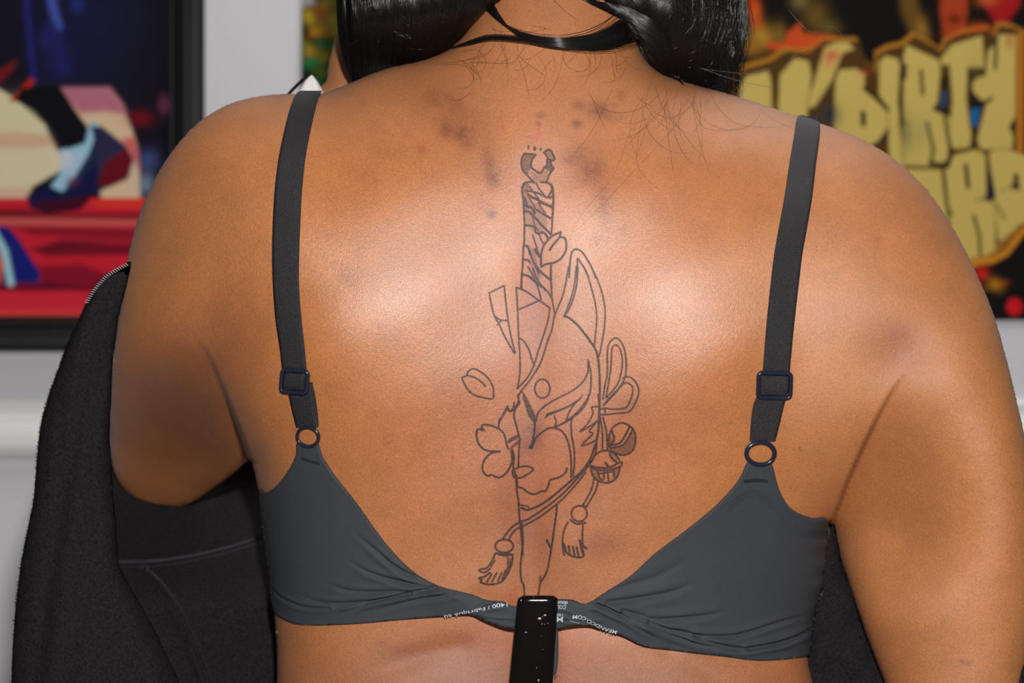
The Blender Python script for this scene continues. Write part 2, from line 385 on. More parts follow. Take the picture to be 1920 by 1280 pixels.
    soft(*a, [(60, 385), (180, 362), (150, 394), (85, 402)], (66, 14, 28), 3, .9)
    # second shoe
    soft(*a, [(-320, 424), (14, 424), (36, 450), (58, 485), (76, 512), (74, 530), (-320, 532)], (24, 32, 112), 3)
    sline(*a, [(-20, 420), (8, 470), (20, 530)], (160, 205, 215), 7, 4, .95); soft(*a, [(-320, 470), (-2, 470), (6, 500), (2, 530), (-320, 530)], (214, 92, 50), 4)
fp = thing('framed_picture', 'black framed print of a sneaker stepping on a red floor', 'picture', W(0, 260, .02))
panel('print', -330, 322, -420, 594, 2.6, art_left, M_art, .012, fp)
def frame(u0, u1, v0, v1, wd, parent):
    # mitred frame with a stepped moulding
    steps = [(0, .0), (0, .030), (.12, .034), (.42, .034), (.48, .027), (.60, .027), (.68, .031), (.86, .029), (.93, .018), (1, .018), (1, .0)]
    vs = []; fs = []
    for (a, dd) in steps:
        for (cu, cv) in ((u0+a*wd, v0+a*wd), (u1-a*wd, v0+a*wd), (u1-a*wd, v1-a*wd), (u0+a*wd, v1-a*wd)): vs.append(W(cu, cv, dd+.0004))
    for i in range(len(steps)-1):
        for j in range(4): fs.append((4*i+j, 4*i+(j+1) % 4, 4*i+4+(j+1) % 4, 4*i+4+j))
    return mesh('frame', vs, fs, M_frame, parent, False)
frame(-395, 384, -484, 656, 64, fp)

YL = (194, 170, 92)
def art_right(C, U, V):
    a = (C, U, V); C[:] = lin(20, 19, 18)
    n = lambda u, v, su, sv, c, al=.9, an=0: blob(*a, u, v, su, sv, c, al, an)
    sline(*a, [(1402, -40), (1412, 10), (1420, 50)], (170, 36, 22), 10, 7); n(1415, 22, 8, 14, (190, 90, 30)); n(1428, 70, 18, 16, (176, 132, 44)); n(1408, 88, 14, 12, (150, 100, 32)); n(1463, 65, 8, 14, (130, 100, 40), .8)
    soft(*a, [(1478, 60), (1500, 42), (1506, 62), (1560, 66), (1580, 78), (1540, 92), (1510, 110), (1485, 100), (1440, 90), (1436, 80), (1470, 80)], (196, 74, 34), 5)
    n(1530, 30, 16, 20, (110, 84, 34), .8); n(1555, 52, 14, 10, (110, 90, 40), .7); n(1500, 0, 12, 12, (130, 110, 60), .7)
    sline(*a, [(1700, -50), (1706, 20), (1728, 70)], (108, 80, 32), 16, 10, .8); n(1728, 55, 8, 16, (150, 110, 40), .7)
    soft(*a, [(1765, -30), (1812, -30), (1814, 20), (1808, 60), (1768, 62), (1762, 20)], (168, 62, 30), 6, .9); n(1790, 36, 8, 6, (60, 20, 14), .8)
    soft(*a, [(1838, -40), (1915, -40), (1912, 10), (1885, 48), (1868, 45), (1845, 8)], (160, 26, 30), 6, .95); n(1850, 0, 14, 8, (190, 90, 40), .8)
    halo = [(1374, 300), (1372, 150), (1392, 122), (1440, 108), (1470, 88), (1510, 92), (1540, 70), (1606, 70), (1622, 110), (1640, 130), (1640, 96), (1662, 84), (1690, 78), (1710, 60), (1745, 78), (1762, 90), (1770, 70), (1800, 56), (1850, 48), (1862, 62), (1868, 42), (1895, 44), (1930, 62), (2040, 90), (2040, 480), (1925, 425), (1885, 470), (1850, 492), (1815, 500), (1640, 480), (1500, 400)]
    soft(*a, halo, (176, 118, 36), 3)
    n(1540, 84, 20, 10, (196, 80, 36), .7); n(1835, 56, 18, 8, (200, 80, 34), .8); n(1790, 66, 14, 6, (190, 70, 34), .7)
    ink = [(p[0]+(5 if p[0] < 1640 else 4), p[1]+7) for p in halo[:26]]
    ink += [(2030, 470), (1905, 425), (1880, 455), (1845, 478), (1815, 486), (1640, 470), (1500, 390)]
    soft(*a, ink, (30, 28, 22), 2.5, .85)
    # letters of the first line
    L = []
    L.append([(1386, 250), (1386, 160), (1400, 142), (1440, 132), (1446, 150), (1450, 270)])
    L.append([(1456, 260), (1462, 140), (1490, 108), (1516, 114), (1522, 140), (1508, 260)])
    L.append([(1510, 195), (1524, 160), (1546, 88), (1566, 80), (1590, 78), (1602, 92), (1580, 100), (1560, 150), (1530, 198), (1516, 204)])
    L.append([(1563, 235), (1566, 150), (1574, 130), (1606, 128), (1622, 142), (1620, 170), (1640, 184), (1664, 210), (1666, 236), (1650, 262), (1600, 290), (1566, 280)])
    L.append([(1648, 178), (1648, 116), (1660, 104), (1684, 110), (1690, 130), (1686, 230), (1700, 340), (1668, 330), (1664, 200)])
    L.append([(1694, 230), (1694, 104), (1700, 84), (1760, 112), (1764, 130), (1758, 190), (1748, 206), (1780, 218), (1784, 296), (1756, 312), (1690, 310)])
    L.append([(1762, 112), (1784, 84), (1842, 66), (1846, 126), (1814, 126), (1812, 190), (1822, 256), (1818, 276), (1790, 280), (1776, 262), (1786, 190), (1780, 120), (1768, 124)])
    L.append([(1838, 280), (1832, 262), (1850, 190), (1838, 186), (1824, 172), (1822, 156), (1834, 144), (1848, 142), (1852, 96), (1866, 82), (1874, 64), (1906, 66), (1904, 218), (1892, 240), (1900, 254), (1898, 280)])
    # second line
    L.append([(1660, 330), (1700, 316), (1768, 318), (1782, 470), (1720, 480), (1660, 400)])
    L.append([(1772, 318), (1790, 290), (1830, 280), (1848, 290), (1850, 360), (1844, 374), (1868, 382), (1866, 470), (1846, 480), (1818, 486), (1788, 486)])
    L.append([(1854, 284), (1880, 276), (1920, 290), (1990, 320), (1990, 400), (1915, 420), (1880, 450), (1872, 455), (1862, 372)])
    for p in L: soft(*a, p, YL, 2.5)
    for p in L:
        q = np.array(p+[p[0]], float); sline(*a, q, (88, 78, 44), 1.0, 1.4, .5)
    k = (1696, 136)
    dk = (26, 24, 22)
    def dl(pts, wd=2.5, c=dk, al=.95): sline(*a, pts, c, wd, 2, al)
    dl([(1696, 124), (1694, 146)], 5); dl([(1727, 132), (1730, 176)], 3.5, (60, 58, 40)); dl([(1690, 130), (1686, 195), (1694, 232)], 3); dl([(1738, 230), (1750, 280), (1746, 306)], 3)
    dl([(1771, 148), (1770, 205)], 5); dl([(1770, 172), (1768, 198)], 3.4, (30, 78, 130)); dl([(1755, 205), (1782, 212)], 3)
    soft(*a, [(1818, 133), (1842, 131), (1844, 141), (1825, 146), (1821, 165), (1830, 185), (1844, 192), (1862, 178), (1860, 188), (1842, 200), (1836, 226), (1829, 242), (1819, 235), (1818, 199), (1816, 164)], dk, 2)
    soft(*a, [(1820, 205), (1838, 202), (1832, 238), (1821, 234)], (28, 96, 150), 2.5)
    dl([(1868, 74), (1866, 128)], 3.4, (48, 50, 34)); dl([(1825, 242), (1825, 272)], 2.5); dl([(1770, 212), (1776, 250), (1782, 285)], 3)
    soft(*a, [(1892, 236), (1904, 222), (1905, 238)], dk, 2); sline(*a, [(1914, 66), (1912, 282)], (180, 112, 34), 6, 3)
    soft(*a, [(1647, 262), (1668, 244), (1662, 266)], dk, 3); dl([(1618, 212), (1619, 232)], 5); dl([(1620, 164), (1642, 184), (1666, 206)], 2.5)
    dl([(1744, 306), (1778, 311)], 4); dl([(1782, 282), (1778, 308)], 4)
    dl([(1811, 310), (1815, 350)], 4); soft(*a, [(1851, 300), (1860, 330), (1868, 372), (1850, 373)], (22, 28, 42), 2.5); dl([(1905, 330), (1907, 352), (1900, 348)], 5)
    dl([(1767, 322), (1774, 380), (1784, 402)], 2.5, (60, 58, 36)); dl([(1826, 405), (1836, 440), (1838, 478)], 3, (48, 46, 30)); dl([(1868, 382), (1884, 410)], 2.2, (70, 66, 40), .8); dl([(1876, 358), (1900, 350)], 1.6, (110, 100, 56), .8); dl([(1830, 376), (1850, 370)], 2, (110, 100, 56), .8)
    n(1830, 120, 10, 30, (150, 140, 70), .2); n(1720, 250, 18, 22, (130, 128, 80), .35); n(1700, 250, 6, 26, (70, 80, 50), .5); n(1893, 78, 5, 9, (180, 70, 50), .7); n(1560, 104, 9, 7, (190, 50, 50), .8); n(1552, 118, 6, 6, (205, 110, 80), .7); n(1620, 136, 5, 4, (200, 90, 70), .7)
    n(1556, 215, 14, 16, (40, 52, 60), .8)
    # lower corner
    soft(*a, [(1700, 500), (1815, 497), (1850, 486), (1876, 468), (1908, 430), (2040, 330), (2040, 640), (1700, 640)], (20, 19, 19), 3)
    sline(*a, [(1815, 500), (1835, 492), (1860, 488), (1886, 474), (1912, 440), (1960, 390)], (196, 128, 34), 6, 3)
    n(1841, 512, 8, 9, (206, 34, 26), 1); n(1866, 533, 10, 7, (190, 130, 30), .8, .6); n(1880, 530, 8, 4, (170, 80, 26), .6); n(1852, 540, 7, 3, (150, 100, 26), .6)
    soft(*a, [(1902+15*math.cos(t), 575+17*math.sin(t)) for t in np.linspace(0, 6.1, 18)], (196, 26, 32), 4)
gb = panel('graffiti_poster', 1290, 2030, -300, 600, 2.4, art_right, M_vinyl, .004)
gb['label'] = 'black poster with yellow graffiti letters reading DIRTY, beside the right shoulder'; gb['category'] = 'poster'
def art_mid(C, U, V):
    a = (C, U, V); C[:] = lin(26, 30, 22); r = random.Random(4)
    for i in range(260):
        u, v = r.uniform(560, 930), r.uniform(-300, 170); c = r.choice([(60, 120, 50), (150, 130, 40), (40, 130, 80), (120, 110, 40), (90, 100, 30), (20, 24, 16), (20, 30, 20), (150, 70, 40)])
        blob(*a, u, v, r.uniform(5, 12), r.uniform(4, 9), c, .75, r.uniform(-1, 1))
    for (u, v, su, sv, c) in ((580, 33, 10, 11, (190, 160, 40)), (600, 25, 9, 9, (150, 60, 36)), (592, 60, 14, 8, (196, 140, 40)), (612, 8, 14, 8, (120, 110, 40)), (600, 84, 9, 6, (40, 110, 70)), (582, 98, 10, 8, (180, 140, 44)), (584, 118, 12, 8, (30, 140, 80)), (574, 58, 5, 9, (20, 26, 18)), (600, 135, 10, 8, (90, 110, 40))):
        blob(*a, u, v, su, sv, c, .9)
    soft(*a, [(560, -10), (584, -14), (592, 8), (566, 14)], (150, 150, 150), 4)
po = panel('foliage_poster', 566, 930, -300, 168, 2.6, art_mid, M_art, .004)
po['label'] = 'green and yellow foliage poster on the wall behind the hair'; po['category'] = 'poster'

# ------------------------------------------------------------------ the person: outline, thickness and relief of the body
SIL = crom([(655, 157), (720, 131), (800, 112), (850, 88), (880, 45), (892, 0), (893, -60), (870, -120), (822, -210), (805, -340), (840, -470), (930, -560), (1035, -585), (1145, -560), (1235, -470), (1268, -340), (1250, -210), (1205, -120), (1186, -60), (1188, 0), (1192, 55), (1206, 105), (1240, 138), (1290, 156), (1350, 172), (1420, 193), (1500, 220), (1560, 239), (1620, 263), (1680, 301), (1740, 358), (1790, 432), (1830, 510), (1860, 580), (1884, 660), (1904, 740), (1920, 810), (1936, 900), (1946, 1010), (1942, 1150), (1920, 1290), (1900, 1420), (1870, 1500), (1810, 1520), (1750, 1480), (1700, 1390), (1660, 1282), (1628, 1200), (1600, 1120), (1576, 1045), (1560, 985),
            (1550, 985), (1546, 1035), (1538, 1100), (1524, 1150), (1518, 1200), (1518, 1250), (1545, 1350), (1575, 1480), (1590, 1600), (1540, 1680), (1300, 1710), (1020, 1715), (740, 1710), (520, 1680), (468, 1600), (484, 1480), (512, 1350), (520, 1250), (516, 1165), (513, 1110), (507, 1050), (497, 980), (484, 915), (476, 880), (468, 862), (440, 886), (400, 917), (360, 944), (318, 957), (272, 949), (236, 925), (214, 882), (206, 820), (208, 750), (213, 680), (220, 620), (228, 560), (235, 510), (246, 458), (262, 402), (284, 350), (312, 300), (350, 252), (392, 216), (440, 192), (500, 179), (560, 176), (605, 175)], 4, True)
CR_L = crom([(372, 636), (386, 655), (404, 692), (424, 740), (444, 790), (460, 834), (470, 866)], 6)
CR_R = crom([(1730, 655), (1702, 690), (1664, 748), (1626, 822), (1596, 888), (1574, 945), (1558, 986)], 6)
BF = Field(SIL, 4, 205, crease=[(CR_L, [1, .8, .55, .4, .3, .2]), (CR_R, [1, .9, .68, .5, .35, .2])], pad=30)
def _blur(F, n, k):
    for _ in range(k):
        for ax in (0, 1):
            G = np.pad(F, [(n, n) if a == ax else (0, 0) for a in (0, 1)], 'edge'); C_ = np.cumsum(G, ax); C_ = np.insert(C_, 0, 0, ax)
            F = (np.take(C_, range(2*n+1, C_.shape[ax]), ax)-np.take(C_, range(0, C_.shape[ax]-2*n-1), ax))/(2*n+1)
    return F
_hb = _blur(BF.h, 5, 2)
for _e in (CR_L[0], CR_R[0]):
    _w = np.exp(-(np.hypot(BF.U-_e[0], BF.V-_e[1]-6)/38)**4); BF.h = BF.h*(1-_w)+_hb*_w
CV = crom([(-900, 0), (300, 0), (600, 0), (700, -5), (800, -17), (900, -36), (1000, -60), (1100, -84), (1180, -97), (1250, -102), (1330, -96), (1420, -82), (1550, -72), (1800, -72)], 30)
def CC0(u, v):
    c = np.where(v < 380, -(380-np.maximum(v, -100))**2*.00055, 0)+np.where(v < -100, (v+100)*.45, 0)
    c = np.maximum(c, -330)
    c = c+np.interp(v, CV[:, 0], CV[:, 1])
    cu = np.interp(v, [560, 640, 866, 960], [350, 375, 474, 480])
    cr = np.interp(v, CR_R[:, 1], CR_R[:, 0])
    c = c-sstep(-10, 110, cu-u)*(420*np.tanh(np.maximum(v-585, 0)**2*.0050/420))-np.maximum(490-u, 0)*.48*sstep(150, 420, v)
    return c+np.maximum(u-1480, 0)*.34*sstep(250, 800, v)
CF = CC0(BF.U, BF.V)
def blur(F, n, k):
    for _ in range(k):
        for ax in (0, 1):
            G = np.pad(F, [(n, n) if a == ax else (0, 0) for a in (0, 1)], 'edge'); C_ = np.cumsum(G, ax); C_ = np.insert(C_, 0, 0, ax)
            F = (np.take(C_, range(2*n+1, C_.shape[ax]), ax)-np.take(C_, range(0, C_.shape[ax]-2*n-1), ax))/(2*n+1)
    return F
CF = blur(CF, 9, 3)
def CC(u, v):
    c = BF.hs(u, v, CF); cr = np.interp(v, CR_R[:, 1], CR_R[:, 0])
    c = c-sstep(-4, 4, np.interp(v, CR_L[:, 1], CR_L[:, 0])-u)*sstep(630, 880, v)*170
    c = c-sstep(-4, 4, u-cr)*sstep(680, 985, v)*sstep(1180, 985, v)*130*sstep(1900, 1640, u)
    return c
SPN = [(1004, 300), (1006, 500), (1000, 700), (992, 900), (998, 1100), (1000, 1300)]
def relief(u, v):
    r = 40*gauss(u, v, 680, 565, 135, 175, .15)+40*gauss(u, v, 1315, 580, 140, 175, -.15)
    us = np.interp(v, [p[1] for p in SPN], [p[0] for p in SPN])
    r = r-(6+10*sstep(700, 1150, v))*np.exp(-((u-us)/38)**2)*sstep(320, 520, v)-16*np.exp(-((u-us)/130)**2)*sstep(350, 650, v)
    r = r+10*gauss(u, v, 1030, 215, 120, 70)-8*gauss(u, v, 900, 260, 50, 70)-8*gauss(u, v, 1140, 260, 50, 70)
    r = r-10*gauss(u, v, 520, 660, 50, 160, -.2)+8*gauss(u, v, 640, 760, 70, 120)-9*gauss(u, v, 1480, 700, 60, 150, .2)
    r = r+16*gauss(u, v, 430, 380, 100, 120)+12*gauss(u, v, 1620, 440, 110, 120)
    r = r-7*np.exp(-(d_line([(560, 1330), (700, 1262), (800, 1222), (860, 1205)], u, v)/26)**2)*sstep(1160, 1230, v)
    r = r-9*np.exp(-(d_line([(1240, 1190), (1300, 1232), (1380, 1300), (1480, 1380)], u, v)/30)**2)
    r = r+12*gauss(u, v, 760, 1290, 120, 40)+8*gauss(u, v, 1180, 1300, 90, 60)
    r = r-5*np.exp(-(d_line([(905, 1125), (960, 1160), (1060, 1165), (1160, 1175), (1250, 1215)], u, v)/26)**2)
    r = r-28*gauss(u, v, 400, 650, 50, 70, .3)-24*gauss(u, v, 1700, 672, 56, 44, -.5)
    r = r+2.2*np.sin(u*.021+v*.013)*np.sin(v*.017-u*.006)
    return r
def back(u, v, T=None):
    t = BF.T(u, v) if T is None else T
    return CC(u, v)+t+relief(u, v)*np.clip(t/120, 0, 1)
def front(u, v):
    t = BF.T(u, v); return CC(u, v)-t*(1+.35*sstep(1500, 700, v)*0)
def nrm(u, v, e=3.0):
    a = P(u+e, v, back(u+e, v))-P(u-e, v, back(u-e, v)); b = P(u, v-e, back(u, v-e))-P(u, v+e, back(u, v+e))
    n = np.cross(a, b); return n/np.maximum(np.linalg.norm(n, axis=-1, keepdims=True), 1e-9)
def on(u, v, off=0.0):    # a point off (pixels) above the skin
    u = np.asarray(u, float); v = np.asarray(v, float); return P(u, v, back(u, v))+nrm(u, v)*(np.asarray(off)[..., None]*S)

# ---- tattoo: ink density on a 1 px lattice
TU0, TU1, TV0, TV1 = BF.u0+4*round((846-BF.u0)/4), 0, BF.v0+4*round((206-BF.v0)/4), 0
TU1 = TU0+4*93; TV1 = TV0+4*232
tu, tv = np.meshgrid(np.arange(TU0, TU1+1.), np.arange(TV0, TV1+1.)); INK = np.zeros(tu.shape)
def stroke(pts, wd=1.5, a=.92, o=None, sm=True):
    wd += .3; a = min(1, a+.1)
    p = np.array(pts, float)
    if o: p = p/o[2]+np.array(o[:2])
    if sm: p = crom(p, 5)
    for i in range(len(p)-1):
        q0, q1 = p[i], p[i+1]; e = wd+2
        i0 = max(int(min(q0[1], q1[1])-TV0-e), 0); i1 = int(max(q0[1], q1[1])-TV0+e)+2; j0 = max(int(min(q0[0], q1[0])-TU0-e), 0); j1 = int(max(q0[0], q1[0])-TU0+e)+2
        s = np.s_[i0:i1, j0:j1]
        if INK[s].size == 0: continue
        INK[s] = np.maximum(INK[s], a*(1-sstep(wd-.9, wd+.9, d_seg(tu[s], tv[s], q0, q1)[0])))
def fill(pts, a=.5, o=None, edge=1.2):
    a = min(1, a*1.12)
    p = np.array(pts, float)
    if o: p = p/o[2]+np.array(o[:2])
    INK[:] = np.maximum(INK, a*sstep(-edge, edge, sd_poly(p, tu, tv)))
def ell(cx, cy, rx, ry): return [(cx+rx*math.cos(t), cy+ry*math.sin(t)) for t in np.linspace(0, 2*math.pi, 17)]
E = (940, 240, 8.0); F = (940, 380, 8.0); k4 = 4.2675; A_ = (840, 220, k4); B_ = (840, 500, k4); C_ = (840, 740, k4); D_ = (840, 980, k4)
for c in ((405, 290, 16, 36), (500, 308, 26, 38), (592, 318, 15, 28)): fill(ell(*c), .8, E)
fill([(345, 385), (515, 400), (470, 455), (448, 540), (455, 600), (410, 650), (400, 730), (340, 660), (305, 600), (300, 520), (315, 440)], .62, E)
for s in ([(345, 385), (420, 390), (515, 400), (490, 430), (460, 480), (446, 540), (458, 600), (500, 630), (550, 665), (580, 675), (610, 650), (640, 600)], [(345, 385), (315, 440), (300, 520), (310, 600), (345, 665), (395, 715), (430, 755), (465, 790), (490, 825)], [(640, 370), (665, 345), (710, 322), (750, 350), (772, 400), (798, 445), (790, 480), (760, 490), (720, 470), (690, 440), (668, 400), (640, 370)], [(690, 470), (680, 560), (640, 590)], [(740, 500), (752, 560), (785, 600), (745, 660), (712, 710), (692, 770), (668, 820)]): stroke(s, 1.6, .92, E)
fill([(640, 370), (710, 322), (798, 445), (760, 490), (690, 440)], .5, E); fill([(690, 470), (740, 500), (752, 560), (785, 600), (740, 670), (700, 640), (640, 600), (680, 560)], .72, E)
fill([(430, 650), (560, 690), (640, 620), (720, 650), (680, 800), (490, 810)], .32, E, 3)
fill([(330, 860), (400, 810), (450, 900), (400, 1010), (340, 1000)], .55, E); fill([(340, 1000), (400, 1000), (470, 1200), (345, 1230)], .45, E); fill([(690, 1040), (770, 1030), (740, 940), (770, 900), (780, 1060), (720, 1070)], .6, E)
for s, wd in (([(330, 865), (345, 830), (400, 810), (480, 800)], 2), ([(600, 812), (680, 815), (740, 845), (765, 885), (780, 1000), (776, 1180), (772, 1280)], 2), ([(330, 860), (316, 900), (320, 1000), (335, 1100), (342, 1280)], 2.2), ([(400, 1000), (470, 1040), (540, 1070), (600, 1110), (680, 1150), (765, 1190)], 2.4), ([(370, 940), (450, 950), (560, 980), (620, 1010), (690, 1040), (770, 1030)], 1.8), ([(340, 1040), (378, 1110), (385, 1180), (460, 1200), (492, 1250)], 2), ([(745, 850), (755, 940), (690, 1040)], 1.6), ([(430, 880), (480, 960), (560, 1060)], 1.4), ([(520, 820), (560, 900), (640, 1000)], 1.3), ([(420, 1050), (470, 1130), (520, 1230)], 1.3), ([(560, 1120), (600, 1200), (660, 1270)], 1.3)): stroke(s, wd, .85, E)
for s, wd in (([(345, 0), (340, 150), (348, 330), (345, 500), (345, 570), (335, 650), (325, 800), (320, 960), (305, 1080), (300, 1200), (290, 1280)], 1.6), ([(775, 0), (765, 230), (760, 350), (750, 480)], 1.6), ([(745, 930), (740, 1100), (755, 1280)], 1.7), ([(345, 40), (420, 60), (470, 90), (500, 160)], 2.4), ([(350, 125), (420, 140), (470, 190), (530, 250), (590, 320), (650, 380), (742, 470)], 2.2), ([(540, 110), (600, 150), (650, 180), (700, 210), (760, 240)], 2.2), ([(560, 0), (630, 10), (700, 40), (775, 60)], 2.2), ([(360, 340), (440, 345), (500, 370), (515, 440), (560, 460), (600, 445), (645, 455), (685, 500), (700, 550)], 2), ([(340, 650), (390, 650), (420, 720), (430, 770)], 2), ([(510, 700), (540, 760), (590, 820)], 2.4), ([(590, 820), (595, 960)], 1.6), ([(340, 855), (400, 860), (425, 895)], 1.7), ([(310, 1075), (380, 1090), (440, 1130), (500, 1180), (600, 1260)], 1.8), ([(510, 930), (560, 1000), (640, 1080), (742, 1160)], 1.8), ([(560, 460), (600, 560), (640, 620)], 1.2), ([(470, 480), (520, 640), (560, 760)], 1.1), ([(440, 760), (470, 860), (520, 950), (560, 1060)], 1.5), ([(480, 980), (510, 1100), (560, 1180)], 1.2), ([(470, 200), (500, 330), (560, 420)], 1.1),
                ([(600, 960), (595, 850), (600, 760), (620, 680), (650, 620), (700, 560), (760, 500), (830, 465), (895, 440)], 1.8), ([(895, 440), (880, 510), (945, 520)], 1.7), ([(945, 520), (965, 560), (975, 640), (965, 720), (930, 790), (880, 850), (800, 895), (740, 910), (660, 925), (600, 960)], 1.8), ([(880, 510), (830, 570), (770, 640), (725, 710)], 1.9)): stroke(s, wd, .88, F)
fill([(345, 0), (440, 60), (380, 130), (345, 130)], .4, F); fill([(430, 650), (500, 700), (560, 1000), (600, 1080), (560, 1200), (470, 1100), (430, 880)], .38, F, 3)
fill([(350, 20), (600, 0), (700, 300), (600, 500), (430, 400), (360, 330)], .34, F, 3)
for s in ([(597, 0), (590, 100), (592, 185)], [(825, 0), (828, 200), (840, 300), (856, 385)], [(600, 65), (660, 80), (720, 130), (790, 190), (830, 250)], [(700, 0), (750, 50), (820, 105)], [(640, 0), (690, 90), (730, 200), (745, 265)], [(680, 20), (720, 110), (780, 190)],
          [(450, 150), (390, 180), (330, 210)], [(330, 210), (345, 290), (370, 390), (410, 460), (450, 550), (530, 690)], [(538, 690), (505, 560), (480, 420), (460, 260), (450, 150)], [(370, 390), (420, 425), (480, 430)], [(430, 428), (395, 465)],
          [(545, 165), (555, 300), (565, 560), (575, 700), (575, 850), (555, 975)], [(545, 165), (620, 195), (700, 250), (760, 290), (815, 330)], [(570, 340), (640, 310), (740, 265)],
          [(815, 330), (800, 430), (760, 560), (720, 680), (690, 780), (640, 880), (555, 975)], [(965, 0), (950, 90), (925, 210), (890, 300), (850, 400), (832, 500), (795, 600), (765, 700), (730, 790), (660, 900), (590, 990), (560, 1040)], [(570, 570), (610, 600), (650, 670), (670, 740), (690, 790)],
          [(1025, 0), (1015, 120), (985, 250), (930, 395)], [(1040, 0), (1030, 140), (1000, 260), (962, 350), (930, 395)], [(1085, 0), (1120, 80), (1150, 180), (1180, 300), (1190, 420), (1180, 540), (1170, 640)], [(1145, 0), (1190, 90), (1230, 200), (1255, 330), (1255, 440), (1240, 560), (1215, 690), (1205, 720)],
          ell(755, 975, 60, 75), [(1120, 745), (1120, 830), (1100, 890), (1050, 950), (980, 1000), (880, 1050), (780, 1110), (720, 1170), (705, 1235)], [(1120, 745), (1140, 830), (1145, 930), (1130, 1030), (1090, 1120), (1020, 1190), (930, 1250), (850, 1280)],
          [(1010, 1100), (970, 1160), (950, 1220), (930, 1250)], [(850, 1195), (865, 1240), (855, 1280)], [(560, 1040), (572, 1090), (545, 1130), (525, 1190), (540, 1240), (552, 1280)], [(550, 1100), (515, 1150), (490, 1155), (475, 1130)], [(475, 1130), (440, 1190), (410, 1230), (405, 1280)],
          [(110, 885), (150, 870), (160, 840), (200, 815), (260, 840), (320, 890), (355, 950), (365, 1000), (355, 1055), (280, 1045), (200, 1020), (150, 970), (120, 910), (110, 885)], [(160, 870), (210, 885), (260, 915), (300, 955)],
          [(1240, 1060), (1255, 950), (1275, 850), (1275, 700), (1288, 615), (1340, 570), (1390, 610), (1420, 700), (1425, 820), (1410, 900), (1360, 980), (1290, 1050), (1245, 1105)], [(1265, 1040), (1290, 900), (1305, 780), (1312, 660), (1345, 625), (1380, 670), (1395, 760), (1385, 850), (1350, 950), (1265, 1050)],
          [(1400, 890), (1450, 880), (1500, 920), (1525, 980), (1515, 1050), (1470, 1140), (1430, 1165), (1330, 1175), (1240, 1185)], [(1245, 1110), (1330, 1020), (1400, 940), (1440, 930), (1475, 960), (1475, 1020), (1440, 1110), (1400, 1135), (1320, 1140), (1250, 1130)], ell(1235, 1160, 24, 24)): stroke(s, 1.45, .85, B_)
stroke([(930, 395), (970, 410), (1030, 460), (1090, 530), (1140, 600), (1180, 660), (1200, 730), (1212, 850), (1215, 1000), (1210, 1150), (1205, 1280)], 1.9, .95, B_)
fill([(765, 1225), (790, 1170), (860, 1150), (960, 1110), (1040, 1060), (1085, 1010), (1060, 1065), (1010, 1105), (900, 1155), (810, 1190)], .85, B_, .8); fill([(590, 990), (610, 1010), (650, 1080), (700, 1190), (702, 1270), (640, 1190), (600, 1060)], .78, B_, 1)
for s in ([(970, 1280), (975, 1180), (985, 1100), (1000, 1065), (1030, 1055), (1070, 1075), (1110, 1130), (1150, 1200), (1180, 1280)], [(1028, 1280), (1035, 1200), (1035, 1130), (1060, 1160), (1100, 1220), (1125, 1280)]): stroke(s, 1.5, .88, A_)
